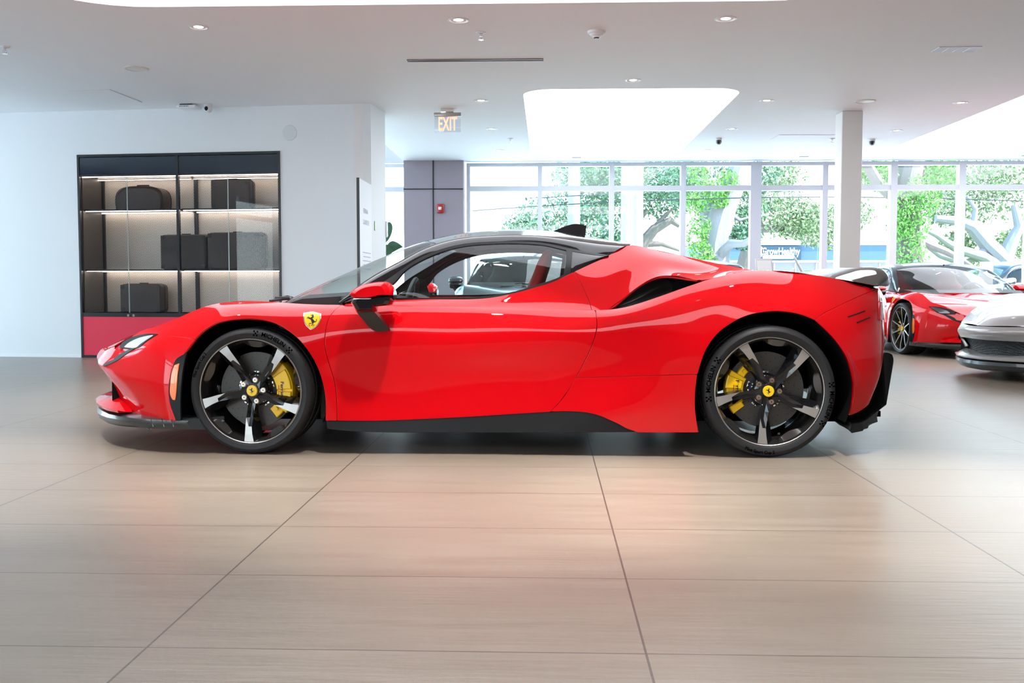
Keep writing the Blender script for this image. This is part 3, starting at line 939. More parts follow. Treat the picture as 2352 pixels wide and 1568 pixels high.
# ---- upper door and buttress
def ust(L, T, d1, d2, d3=0):
    L = np.array(L, float); T = np.array(T, float)
    out = []
    for t, d in ((0, 0), (.33, d1), (.67, d2), (1, 0)):
        q = L + (T - L) * t; out.append(C(q[0], q[1], q[2] + d))
    return out
UPPER = [
 ust((778,700,.81),(776,695.5,.795),.002,.002), ust((880,702,.835),(880,690,.80),.004,.004), ust((1020,704,.845),(1020,687,.80),.003,.003),
 ust((1130,706.2,.850),(1128,683.6,.80),-.002,.0), ust((1190,707.5,.855),(1185,672,.795),-.008,-.004), ust((1250,709.5,.859),(1240,656,.785),-.012,-.008),
 ust((1310,711,.862),(1284,640.6,.775),-.014,-.008), ust((1362,712,.864),(1318,625,.76),-.010,.0), ust((1398,711,.862),(1360,605,.71),.004,.012),
 ust((1432,686,.83),(1401,585,.66),.008,.018), ust((1473,653,.79),(1443,563.7,.60),.006,.02), ust((1522,634,.765),(1495,571.5,.565),-.01,.012),
 ust((1603,641.5,.80),(1575,589,.545),-.045,-.01), ust((1668,631,.80),(1655,606.5,.54),-.055,-.03), ust((1738,622.5,.80),(1742,622,.60),-.05,-.03)]
upper = Patch(UPPER, 420, 70)
if upper.N[200, 30, 1] > 0: upper.N = -upper.N
upper.front = (upper.N * (CAM - upper.T - CARO)).sum(2) > 0
def KU(i): return float(upper.ku[i])

# ---- greenhouse: rails edge / pillar crest / inner / centre
GH = [((785,697,.80),(775,695.5,.78),(-.04,.775)), ((840,668,.782),(824,656,.745),(.13,.857)), ((892,640,.757),(870,626,.715),(.30,.930)),
      ((930,613,.735),(918,600,.682),(.46,1.0)), ((970,589,.705),(962,576,.65),(.62,1.066)), ((1013,572,.68),(1003,559,.62),(.78,1.124)),
      ((1070,559,.657),(1062,545.5,.597),(1.0,1.176)), ((1128,554.5,.643),(1125,540,.582),(1.2,1.197)), ((1185,553.7,.637),(1186,538.5,.577),(1.38,1.2)),
      ((1250,558,.637),(1252,541.5,.577),(1.56,1.190)), ((1309,570,.642),(1315,549.5,.577),(1.72,1.168)), ((1357,579.5,.652),(1375,557.5,.576),(1.87,1.142)),
      ((1401,585,.658),(1441,563.5,.60),(2.02,1.112))]
GRID = []
for e_, g_, c_ in GH:
    E_, G_ = C(*e_), C(*g_)
    row = [E_, G_ + (E_ - G_) * .45 + np.array([0, -.012, .006]), G_]
    for t in (.38, .72, 1.0):
        w_ = -G_[1] * (1 - t); k_ = 1 - (1 - t)**2
        row.append(np.array([G_[0] + (c_[0] - G_[0]) * k_, -w_, G_[2] + (c_[1] - G_[2]) * k_]))
    GRID.append(row)
green = Patch(GRID, 360, 120, mv1=True)
if green.N[180, 110, 2] < 0: green.N = -green.N
green.front = (green.N * (CAM - green.T - CARO)).sum(2) > 0
def KG(i): return float(green.ku[i])
VG = [float(x) for x in green.kv]

# ---- side glass from belt to the edge rail
SG = []
for (b_, t_) in (((790,696,.80),(786,696.5,.80)), ((850,691,.80),(840,668,.782)), ((905,689,.80),(892,640,.757)), ((950,688.5,.80),(930,613,.735)), ((1000,687.5,.80),(970,589,.705)),
                 ((1050,686.5,.80),(1013,572,.68)), ((1100,685,.80),(1070,559,.657)), ((1145,681,.798),(1128,554.5,.643)), ((1190,671,.795),(1185,553.7,.637)),
                 ((1245,654.5,.785),(1250,558,.637)), ((1300,633,.768),(1309,570,.642)), ((1350,610,.72),(1357,579.5,.652)), ((1399,586,.662),(1401,585,.658))):
    B_, T_ = C(*b_), C(*t_)
    SG.append([B_, B_ + (T_ - B_) * .34 + np.array([0, -.014, 0]), B_ + (T_ - B_) * .68 + np.array([0, -.012, 0]), T_])
sidep = Patch(SG, 300, 50)
if sidep.N[150, 25, 1] > 0: sidep.N = -sidep.N
sidep.front = (sidep.N * (CAM - sidep.T - CARO)).sum(2) > 0

ARCH_F = [(447,778),(467,757.7),(495.6,740.5),(538.7,731.5),(581.7,730),(625,737.6),(668,762),(703,797),(729,840),(743,881.6),(748.5,916),(748.5,965)]
ARCH_R = [(1603.5,992),(1595.5,935),(1596.5,892),(1601.6,858),(1609,832.6),(1623,798),(1646,766.6),(1675,743.6),(1709,726),(1746.5,716),(1784,713),(1818,715.5),(1847,722.5),(1873,733)]
ARCH_R2 = [(1873,733),(1898.6,757),(1924,786.7),(1944.5,818),(1957,858),(1962.5,887),(1961,920),(1953,953)]
SHUT_F = [(792,696.5),(769,712),(755,732),(748,758),(746,787),(750.5,816),(759,844),(767.7,873),(772,901.7),(774,935),(774,965)]
SHUT_R = [(1368,715),(1371,738),(1370,758),(1364,781),(1352.5,810),(1338,838.6),(1323,867),(1301,901.7),(1280,929),(1264,944.5)]
SHUT_U = [(1319.5,626),(1333,647),(1344,669),(1352.5,690),(1359.5,712)]
TAILSEAM = [(1873,733),(1890,721),(1919,706),(1947,692),(1990,672.5),(2016,662.5)]
g = 1.3
def sh(pts, dx, dy=0): return [(a + dx, b + dy) for a, b in pts]
uF = belt.inv(364, 768)

def car_body(root, paint, roofm=GLOSSK, detail=True):
    """all panels; near side and its mirror twin on the far side"""
    P = {}
    def two(name, sk, mats):
        a = sk.build(name, mats, root); c = sk.build(name, mats, root, mirror=True)
        return a, c
    # fender (with the wing crest) up to the hood
    uh = K(5)
    s = Skin().piece(belt, belt.poly([('p', sh(ARCH_F, 0)), ('p', sh(SHUT_F[::-1], -g)), ('u', [(belt.inv(788, 699)[0] , 1.0), (K(3) + .25 * (K(4) - K(3)), 1.0)]),
        ('p', [(254,801),(262,793),(280,783),(299,775),(320,770.5),(341,767),(364,767.6),(400,771),(447,777)])]), .016)
    two('front_fender', s, paint)
    # front bumper
    lipv = Vv(4)
    s = Skin().piece(belt, belt.poly([('u', [(0.0, Vv(3) - .02), (0.0, 1.0), (K(3) + .2 * (K(4) - K(3)), 1.0)]), ('p', [(262,800),(268,804),(300,806.5),(316,799.5),(337.6,783),(362,769),(400,772.6),(447,779.3)]),
        ('p', [(421,813),(404,824),(395,845),(388.5,872),(386.6,897),(389.5,925),(403,966)]), ('p', [(403,966),(360,965.5),(326,963.5),(313,959),(299.5,947),(285,929),(273,911),(262,897),(254,880)]), ('u', [(K(3) - .3 * (K(3) - K(2)), Vv(3) - .02)])]), .014)
    two('front_bumper', s, paint)
    # arch trim and side marker
    s = Skin().piece(belt, belt.poly([('p', [(404,824),(412,815),(421,812),(426,811),(420,840),(415,880),(413,920),(414,966),(403.5,966),(389,922),(386,897.5),(388,872.7),(394,847),(404,824)])]), .014, off=-.003)
    two('arch_trim', s, TRIMK)
    s = Skin().piece(belt, belt.poly([('p', [(411.5,835),(401.5,839),(395.7,856),(392.6,881),(392.6,907),(397.3,917),(402.3,918),(405,895),(407.5,862),(411.5,835)])], 3), .01, off=.004, flange=.006)
    two('side_marker', s, ORANGE)
    # dark slot under the lamp and the lamp itself
    s = Skin().piece(belt, belt.poly([('p', [(237,838),(248,831),(260,827.5),(266,820),(280,811),(294,804.6),(306,800.5),(311,799.5),(300,806.5),(286,816),(272,826.5),(258,833.5),(239,841)])], 3), .008, off=.003, flange=.004)
    two('lamp_slot', s, TRIMK)
    s = Skin().piece(belt, belt.poly([('p', [(275,798),(279.6,789.5),(293,779.5),(316,770.7),(341,766.8),(363,767.6),(337.6,783),(316,799),(303,801),(287,799)])], 3), .008, off=.003, flange=.004)
    two('headlight_surround', s, TRIMK)
    s = Skin().piece(belt, belt.poly([('p', [(258,802),(268,795),(285,792),(306,796),(304,809),(285,810),(266,808),(258,802)])], 3), .008, off=-.006, flange=0)
    two('lamp_recess', s, paint)
    s = Skin().piece(belt, belt.poly([('p', [(288,797),(297,788.5),(313,780),(334,773.3),(353,770.3),(337,781.5),(323,791),(314,797.8),(300,798.2)])], 3), .008, off=.006, flange=.004)
    two('headlight', s, LENS)
    # hood
    us = [0.0, 1.0]
    s = Skin().piece(hood, hood.poly([('u', [(0, 0), (1, 0), (1, 1), (0, 1), (0, 0)])]), .03, flange=0)
    s.build('hood', paint, root, both=True)
    # door (two surfaces, one panel)
    s = Skin().piece(belt, belt.poly([('p', sh(SHUT_F, g)), ('p', [(775,965),(869,965),(975,961),(1103,954.5),(1180,949.5),(1264,944.5)]), ('p', sh(SHUT_R[::-1], -g)), ('u', [(belt.inv(1364, 713.5)[0], 1.0), (belt.inv(793, 700.5)[0], 1.0)])]), .018)
    s.piece(upper, upper.poly([('u', [(upper.inv(793, 699)[0], 0), (upper.inv(1359, 712)[0], 0)]), ('p', sh(SHUT_U[::-1], -g)), ('u', [(upper.inv(1316.5, 626)[0], 1.0), (upper.inv(793, 695)[0], 1.0)])]), .018, flange=.010)
    two('door', s, paint)
    # rear quarter: lower surface, then buttress around the intake
    s = Skin().piece(belt, belt.poly([('p', sh(SHUT_R[:7], g)), ('p', [(1324.5,866.5),(1600.5,858)]), ('p', ARCH_R[3:]), ('p', [(1873,733),(1890,720),(1919,705),(1947,691),(1990,671.5),(2014,662)]),
        ('u', [(belt.inv(2010, 661)[0], 1.0), (belt.inv(1370, 712.5)[0], 1.0)])]), .016)
    s.piece(upper, upper.poly([('p', sh(SHUT_U, g)), ('u', [(upper.inv(1363, 712)[0], 0), (1, 0), (1, 1), (upper.inv(1321, 624.5)[0], 1)])]), .018, flange=.010)
    two('rear_quarter_panel', s, paint)
    s = Skin().piece(belt, belt.poly([('p', [(1322,868.8),(1600.5,860.5)]), ('p', ARCH_R[:3][::-1]), ('p', [(1603.5,992),(1466,992)]), ('p', [(1462,990.5),(1440,983),(1421.5,973),(1400,963),(1383,955.5),(1349,946.5),(1315,943.5),(1266,944.3)]), ('p', [(1281,930),(1302,903),(1322,869)])]), .018)
    two('lower_quarter_panel', s, paint)
    # rear bumper
    s = Skin().piece(belt, belt.poly([('p', [(1874.5,734)] + ARCH_R2[1:]), ('p', [(1953,953),(1976,943),(2002,921),(2017,897),(2023,868)]), ('u', [(K(24), Vv(2) - .02), (1.0, Vv(2) - .02), (1.0, 1.0), (belt.inv(2018, 664)[0], 1.0)]),
        ('p', [(2014,664),(1990,674),(1947,693.3),(1919,707.3),(1890,722.4),(1874.5,734)])]), .016)
    two('rear_bumper', s, paint)
    s = Skin()
    for q in ([(1946,727),(1986,712.8),(1988,714.6),(1947.5,729.6)], [(1966,740),(1997,728),(1999,729.8),(1967.5,742.4)]):
        s.piece(belt, belt.poly([('p', q)], 3), .01, off=.002, flange=0)
    two('rear_vent_slot', s, INK)
    s = Skin().piece(belt, belt.poly([('p', [(1945,806),(1951,809),(1962,835),(1971,862),(1973,882),(1965,885),(1961,860),(1953,832)])], 3), .01, off=.004, flange=.004)
    two('rear_reflector', s, REDLENS)
    s = Skin().piece(belt, belt.poly([('u', [(belt.inv(2017, 680)[0], Vv(5) + .02), (K(25) - .02, Vv(5) + .02), (K(25) - .02, Vv(4) + .02), (belt.inv(2017, 690)[0], Vv(4) + .02), (belt.inv(2017, 680)[0], Vv(5) + .02)])]), .012, off=.008, flange=.014)
    two('tail_light', s, REDLENS)
    # black sill blade
    s = Skin().piece(belt, belt.poly([('p', [(750,967),(869,966.5),(975,962.5),(1103,956),(1264,946),(1315,945),(1349,948),(1382,957),(1420,974.5),(1440,984.5),(1458,992),(1200,992.5),(1000,992),(870,991.5),(800,989),(752,984)])]), .02, off=-.004)
    two('side_skirt', s, SATINK)
    # greenhouse
    hd = KG(5) + .32 * (KG(6) - KG(5))
    s = Skin().piece(green, green.poly([('u', [(0, VG[2]), (hd - .035, VG[2]), (hd, 1.0), (0, 1.0), (0, VG[2])])]), .03, flange=0)
    s.build('windshield', CARGLASS, root, both=True)
    s = Skin().piece(green, green.poly([('u', [(0, 0), (1, 0), (1, 1.0), (hd + .002, 1.0), (hd - .033, VG[2] + .004), (0, VG[2] + .004), (0, 0)])]), .02, flange=.0)
    s.build('roof', roofm, root, both=True)
    # door window frame, glass, fixed quarter glass
    gl = [(905,687),(897,655),(915,634),(931,620),(950,607),(972,595),(1000,583),(1030,573),(1070,564.5),(1128,559.5),(1185,558.5),(1240,561.5),(1303,574),(1296,628),(1283,637.5),(1240,652.5),(1185,669),(1128,680),(1080,683),(1000,684.5)]
    s = Skin().piece(sidep, sidep.poly([('p', gl)]), .02, off=-.004, flange=.003)
    two('side_window', s, CARGLASS)
    s = Skin().piece(sidep, sidep.poly([('p', [(1314,574),(1350,581),(1395,586.8),(1400,587),(1388,594),(1360,607.5),(1320,627),(1309,631)])]), .02, off=-.002, flange=.003)
    two('quarter_window', s, GLOSSK)
    # frame strips round the glass (built as rings)
    def strip(a, b_):
        ua = [sidep.inv(*q) for q in sm_poly(a, 6, closed=False)]; ub = [sidep.inv(*q) for q in sm_poly(b_, 6, closed=False)]
        return ua + ub[::-1]
    s = Skin()
    s.piece(sidep, strip([(786,696),(840,668),(892,640),(930,613),(970,589),(1013,572),(1070,559),(1128,554.5),(1185,553.7),(1250,558),(1309,570),(1357,579.5),(1398,585.5)],
                         [(793,695.5),(850,672),(899,654),(931,620.5),(972,595.5),(1030,573.5),(1070,565),(1128,560),(1185,559),(1250,563),(1303,574.5),(1350,582.5),(1390,587.5)]), .02, flange=.012)
    s.piece(sidep, sidep.poly([('p', [(791,696),(850,671),(897,653.5),(905.5,688),(850,692)])]), .02, flange=.006)
    s.piece(sidep, sidep.poly([('p', [(905,684.5),(1000,684),(1080,682.5),(1128,679.5),(1185,668.5),(1240,652),(1283,637),(1298,629),(1300,633),(1245,655),(1187,672),(1128,683.5),(1020,687.5),(905,689)])]), .02, flange=.006)
    s.piece(sidep, sidep.poly([('p', [(1301.5,573.5),(1314.5,575),(1310,628),(1298,634),(1295.5,629)])]), .02, flange=.008)
    two('window_frame', s, SATINK)
    return P

root = empty('sports_car', tuple(CARO), 0, 'large glossy red sports coupe seen side-on across the foreground, nose to the left', 'car')
car_body(root, RED)
# ================================================================== WHEELS
HORSE = [(460,478),(470,465),(520,465),(545,440),(575,450),(600,490),(606,540),(590,590),(560,605),(548,620),(578,660),(620,708),(642,742),(688,750),(715,712),(708,652),(730,640),(740,700),(717,755),(682,787),(645,775),
         (620,802),(575,832),(572,860),(577,882),(522,932),(487,957),(473,942),(510,908),(553,873),(543,842),(500,852),(392,857),(383,832),(430,823),(508,828),(538,813),(500,785),(493,750),(508,738),(478,700),(440,652),(392,637),(343,616),(349,599),(388,606),(365,582),(322,602),(306,640),(293,632),(304,588),(354,548),(377,550),(440,595),(488,560),(528,530),(538,497),(520,486),(478,492)]
HORSE = [((x - 530) / 560.0, -(y - 700) / 560.0) for x, y in HORSE]   # about 1 unit tall

def arc_text(m, txt, r, size, ang, mi, yo, bold=0.0, sx=1.0, inward=False):
    """lettering on a ring around the y axis; reads clockwise (tops outward) or, inward, tops towards the hub"""
    V, F = text2d(txt, size, 'CENTER', bold, sx)
    out = []
    for a, b_ in V:
        if inward: rr = r - b_; t = ang + a / r
        else: rr = r + b_; t = ang - a / r
        out.append((rr * math.cos(t), yo(rr), rr * math.sin(t)))
    if inward or True:
        m.add(out, F, mi)

def make_wheel(root, x, w_out, zc, rt, wt, rot, steer=0.0, far=False, spoke_n=5, letters=True, caliper_front=False, detail=True, Rr=0.272, brake=True):
    """origin at the outer face centre; -y is outward"""
    sgn = 1 if far else -1
    rz = (PI if far else 0) + steer
    m = MB()
    # rim: machined lip then barrel
    m.lathe([(Rr, .004), (Rr, -.002), (Rr - .003, -.004), (Rr - .006, -.001)], n=120, mi=1)
    m.lathe([(Rr - .006, -.001), (Rr - .010, .006), (Rr - .020, .030), (Rr - .026, .06), (Rr - .034, .10), (Rr - .036, wt - .03), (Rr - .02, wt - .005)], n=120, mi=0)
    o = m.build('wheel', [GUN, MACH], root)
    o.location = (x, sgn * w_out, zc); o.rotation_euler = (0, 0, rz)
    # tyre
    m = MB()
    m.lathe([(Rr + .0005, .008), (Rr + .001, -.003), (Rr + .010, -.010), ((Rr + rt) / 2, -.014), (rt - .016, -.008), (rt - .006, .004), (rt - .001, .022),
             (rt, .05)] + [(rt, wt * .30 - .004), (rt - .008, wt * .30), (rt - .008, wt * .30 + .010), (rt, wt * .30 + .014), (rt, wt * .62), (rt - .008, wt * .62 + .004), (rt - .008, wt * .62 + .014), (rt, wt * .62 + .018)] + [(rt, wt - .03), (rt - .012, wt - .002), (Rr, wt)], n=120, mi=0)
    # tread sipes
    for k in range(72):
        a = 2 * PI * k / 72
        c, s_ = math.cos(a), math.sin(a)
        rr = rt + .0004
        for (y0, y1, da) in ((.006, .05, .05), (.09, .14, .03)):
            p = []
            for (yy, aa) in ((y0, a), (y1, a + da), (y1, a + da + .010), (y0, a + .010)):
                rq = rr if yy > .02 else rt - .0045
                p.append((rq * math.cos(aa), yy, rq * math.sin(aa)))
            m.add(p, [(0, 1, 2, 3), (3, 2, 1, 0)], 1)
    yo = lambda r: -.0150 if r < (Rr + rt) / 2 + .012 else -.0125
    if letters:
        rm = (Rr + rt) / 2 + .002; s_ = (rt - Rr) * .56
        for txt, a, sx_, inw in letters:
            arc_text(m, txt, rm, s_ * (1.0 if 'M' in txt[:1] else .72), a, 1, yo, .0006, sx_, inw)
            if txt.startswith('M'):
                hw = .5 * len(txt) * s_ * .62 * sx_ / rm
                for e_ in (-1, 1):
                    for i in range(3):
                        for j in range(3):
                            if (i + j) % 2 == 0:
                                t0 = a + e_ * (hw + .05 + i * .028); rr = rm + (j - 1) * .010
                                m.add([((rr + u) * math.cos(t0 + v), yo(rr), (rr + u) * math.sin(t0 + v)) for u, v in ((-.004, -.012), (.004, -.012), (.005, .012), (-.005, .012))], [(0, 1, 2, 3), (3, 2, 1, 0)], 1)
    m.build('tyre', [RUBBER, LETTER], o)
    # spokes
    def sec_pts(r, tl, tr, gd, lb, rb, dep):
        y = lambda q: .034 - .030 * min(1, q / .25)
        yf = y(r)
        return [(r, tl - lb, yf + dep), (r, tl, yf), (r, (tl + tr) / 2, yf + gd), (r, tr, yf + (.004 if r < .15 else 0)), (r, tr + rb, yf + dep)]
    for k in range(spoke_n):
        a = rot + 2 * PI * k / spoke_n
        ca, sa = math.cos(a), math.sin(a)
        def P(q): r, t, y = q; return (r * ca - t * sa, y, r * sa + t * ca)
        sc = Rr / .272
        if spoke_n == 5:
            secs = [sec_pts(.030, -.022, .022, .002, .004, .004, .03), sec_pts(.065, -.020, .018, .010, .004, .005, .035), sec_pts(.105, -.023, .012, .012, .005, .010, .04),
                    sec_pts(.140, -.027, .009, .008, .006, .018, .045), sec_pts(.185, -.029, .004, 0, .006, .034, .05), sec_pts(.225, -.029, .010, 0, .008, .036, .05), sec_pts(.266, -.031, .020, 0, .012, .030, .03)]
        else:
            secs = [sec_pts(.030, -.010, .010, .002, .002, .002, .03), sec_pts(.12, -.009, .009, .003, .004, .004, .035), sec_pts(.20, -.007, .007, .0, .006, .006, .03), sec_pts(.266, -.008, .008, 0, .008, .008, .02)]
        secs = [[(q[0] * sc, q[1] * sc, q[2]) for q in s_] for s_ in secs]
        m = MB()
        nS = len(secs)
        for i in range(nS - 1):
            A, B_ = secs[i], secs[i + 1]
            for j in range(4):
                quad = [P(A[j]), P(A[j + 1]), P(B_[j + 1]), P(B_[j])]
                if spoke_n == 5:
                    br = j in (1, 2) and i >= 4
                    if i == 3 and j in (1, 2):
                        # facet starts as a point on the left ridge
                        if j == 1:
                            m.add([P(A[1]), P(B_[2]), P(B_[1])], [(0, 1, 2)], 1); m.add([P(A[1]), P(A[2]), P(B_[2])], [(0, 1, 2)], 0)
                        else:
                            m.add(quad, [(0, 1, 2, 3)], 0)
                        continue
                else: br = j in (1, 2) and i >= 0
                m.add(quad, [(0, 1, 2, 3)], 1 if br else 0)
            m.add([P(A[4]), P(A[0]), P(B_[0]), P(B_[4])], [(0, 1, 2, 3)], 0)
        m.build('spoke', [GLOSSK if spoke_n == 5 else GUN, MACH], o)
        if spoke_n == 5 and detail:
            # scalloped grey blade on the barrel in each gap
            m = MB()
            top, bot = [], []
            N = 14
            for i in range(N + 1):
                u = i / N
                t = a + R(17) + R(42) * u
                din = .030 * (math.sin(PI * min(1, u * 1.35)) ** .7 if u * 1.35 < 1 else 0) + .004
                ro = Rr - .012
                top.append((ro * math.cos(t), .012, ro * math.sin(t))); bot.append(((ro - din) * math.cos(t), .034, (ro - din) * math.sin(t)))
            m.add(top + bot, [(i, i + 1, N + 2 + i, N + 1 + i) for i in range(N)], 0, True)
            m.build('rim_blade', GUN, o)
    # hub and cap
    m = MB(); m.lathe([(.0005, .030), (.034, .030), (.040, .036), (.076, .046), (.080, .075), (.0005, .076)], n=48); m.build('hub', GLOSSK, o)
    m = MB(); m.lathe([(.0005, .018), (.0265, .0185), (.0285, .021), (.0285, .032)], n=40)
    hp, hf = tri2d(HORSE)
    fl = -1 if far else 1
    m.add([(a_ * .034 , .0172, b_ * .034) for a_, b_ in hp], hf, 1)
    m.build('hub_cap', [YELB, INK], o)
    for k in range(5):
        a = rot + R(90 + 1.5) + 2 * PI * k / 5 + R(0)
        a = R(3.0) + rot - R(268.5) + 2 * PI * k / 5
        px_, pz_ = .0575 * math.cos(a), .0575 * math.sin(a)
        m = MB()
        m.cyl((px_, .052, pz_), (px_, .030, pz_), .0132, .0132, 20); m.cyl((px_, .030, pz_), (px_, .0265, pz_), .0125, .0105, 20)
        m.cyl((px_, .0262, pz_), (px_, .030, pz_), .006, .006, 6, 1)
        m.build('lug_nut', [mat('warm_steel', (.75, .62, .52), .25, 1.0), mat('steel_dark', (.25, .2, .17), .35, 1.0)], o)
    if detail:
        a = rot + R(-130)
        a = R(225) if x < 1 else R(284)
        p = (.232 * math.cos(a), .05, .232 * math.sin(a))
        m = MB(); m.cyl(p, (p[0] * .96, .012, p[2] * .96), .004, n=10); m.cyl((p[0] * .96, .02, p[2] * .96), (p[0] * .95, .008, p[2] * .95), .0055, n=10)
        m.build('valve_stem', CHROME, o)
    if not brake: return o
    # brake disc and caliper: do not steer with the rim spokes' rotation but with the wheel's steering
    m = MB()
    m.lathe([(.086, .100), (.196, .100), (.196, .130), (.086, .130)], n=96, mi=0, smooth=False)
    rnd = random.Random(3)
    for k in range(30):
        for j, rr in enumerate((.105, .125, .148, .170, .186)):
            a = 2 * PI * (k + j * .37) / 30
            if (k + j) % 2: continue
            c = (rr * math.cos(a), .0995, rr * math.sin(a))
            m.cyl(c, (c[0], .0985, c[2]), .0028, n=8, mi=1)
    m.lathe([(.0005, .085), (.05, .085), (.086, .098), (.086, .130)], n=48, mi=2)
    d = m.build('brake_disc', [DISC, INK, SATINK], root)
    d.location = o.location; d.rotation_euler = o.rotation_euler
    for k in range(5):
        a = R(90) + 2 * PI * k / 5
        c = (.092 * math.cos(a), .096, .092 * math.sin(a))
        m = MB()
        m.box(c, (.034, .010, .012), 0, Matrix.Rotation(-(a + PI / 2), 3, 'Y'), .003)
        m.cyl((c[0], .0905, c[2]), (c[0], .0925, c[2]), .0045, n=10, mi=1)
        m.build('disc_clip', [CHROME, INK], d)
    m = MB()
    mid = 0 if caliper_front else PI
    def arc(r0, r1, a0, a1, y0, y1, bev=.006, mi=0):
        N = 14
        outl = []
        for i in range(N + 1): t = a0 + (a1 - a0) * i / N; outl.append((r1 * math.cos(t), r1 * math.sin(t)))
        for i in range(N + 1): t = a1 + (a0 - a1) * i / N; outl.append((r0 * math.cos(t), r0 * math.sin(t)))
        cx = sum(p[0] for p in outl) / len(outl); cz = sum(p[1] for p in outl) / len(outl)
        def ring(y, s_):
            rr = []
            for (px_, pz_) in outl:
                d_ = math.hypot(px_ - cx, pz_ - cz); k_ = 1 - s_ / d_
                rr.append((cx + (px_ - cx) * k_, y, cz + (pz_ - cz) * k_))
            return rr
        m.loft([ring(y1, 0), ring(y0 + bev, 0), ring(y0 + bev * .3, bev * .4), ring(y0, bev * 1.1)], mi, True, (True, True), True)
    if not caliper_front:
        arc(.118, .205, mid + R(-30), mid + R(26), .066, .16); arc(.128, .212, mid + R(-22), mid + R(-3), .058, .09); arc(.128, .212, mid + R(3), mid + R(22), .058, .09)
        arc(.130, .170, mid + R(-46), mid + R(-28), .072, .12); arc(.135, .205, mid + R(24), mid + R(37), .074, .13)
    else:
        arc(.118, .205, mid + R(-36), mid + R(44), .064, .16); arc(.120, .198, mid + R(-24), mid + R(-2), .054, .09); arc(.118, .198, mid + R(2), mid + R(34), .054, .09)
        arc(.125, .185, mid + R(-52), mid + R(-34), .070, .12); arc(.135, .195, mid + R(40), mid + R(52), .072, .13)
    V, F = text2d('Ferrari', .024, 'CENTER', .0006, 1.25)
    a0 = mid
    vv = []
    for (u, v) in V:
        # lettering runs vertically beside the wheel, reading downwards
        rr = (.150 if caliper_front else .150)
        cx_, cz_ = rr * math.cos(a0), rr * math.sin(a0) + (.005 if caliper_front else .012)
        vv.append((cx_ + v, .0535 if caliper_front else .0575, cz_ - u))
    m.add([(a_, y_ - .0006, c_) for a_, y_, c_ in vv], F, 1)
    cx_ = .132 * (1 if caliper_front else -1.28)
    m.box((cx_, .0532 if caliper_front else .0570, .0), (.003, .0015, .055), 2)
    for (u, v) in ((.160, R(-12)), (.160, R(18)), (.150, R(-40))):
        m.cyl((u * math.cos(mid + v), .064, u * math.sin(mid + v)), (u * math.cos(mid + v), .0545, u * math.sin(mid + v)), .010, .009, 18, 0)
    c = m.build('brake_caliper', [YEL, INK, REDLENS], root)
    c.location = o.location; c.rotation_euler = o.rotation_euler
    return o

def all_wheels(root, spoke_n=5, letters=True, detail=True, steer=R(-4)):
    fl = [('MICHELIN', R(64), 1.0, False), ('Pilot Sport Cup 2', R(153), .9, False)] if letters else None
    rl = [('MICHELIN', R(168), .95, False), ('MICHELIN', R(-12), .95, False), ('Pilot Sport Cup 2', R(-99), .9, True)] if letters else None
    rf = R(268.5); rr = R(264.8)
    make_wheel(root, 0, .940, .3272, .3270, .25, rf, steer, False, spoke_n, fl, True, detail)
    make_wheel(root, 0, .940, .3272, .3270, .25, rf, steer, True, spoke_n, None, False, detail)
    make_wheel(root, 2.65, .955, .3362, .3360, .30, rr, 0, False, spoke_n, rl, False, detail, Rr=.277)
    make_wheel(root, 2.65, .955, .3362, .3360, .30, rr, 0, True, spoke_n, None, True, detail, Rr=.277)

# ================================================================== REST OF THE CAR
def decal(name, patch, root, layers, mats, off0=.0015, both=True, step=2.0, sp=.006):
    s = Skin()
    for i, (poly, mi) in enumerate(layers):
        s.piece(patch, patch.poly([('p', poly + [poly[0]])], step), sp, off=off0 + .0008 * i, flange=.002 if i == 0 else 0, mi=mi)
    o = [s.build(name, mats, root)]
    if both: o.append(s.build(name, mats, root, mirror=True))
    return o

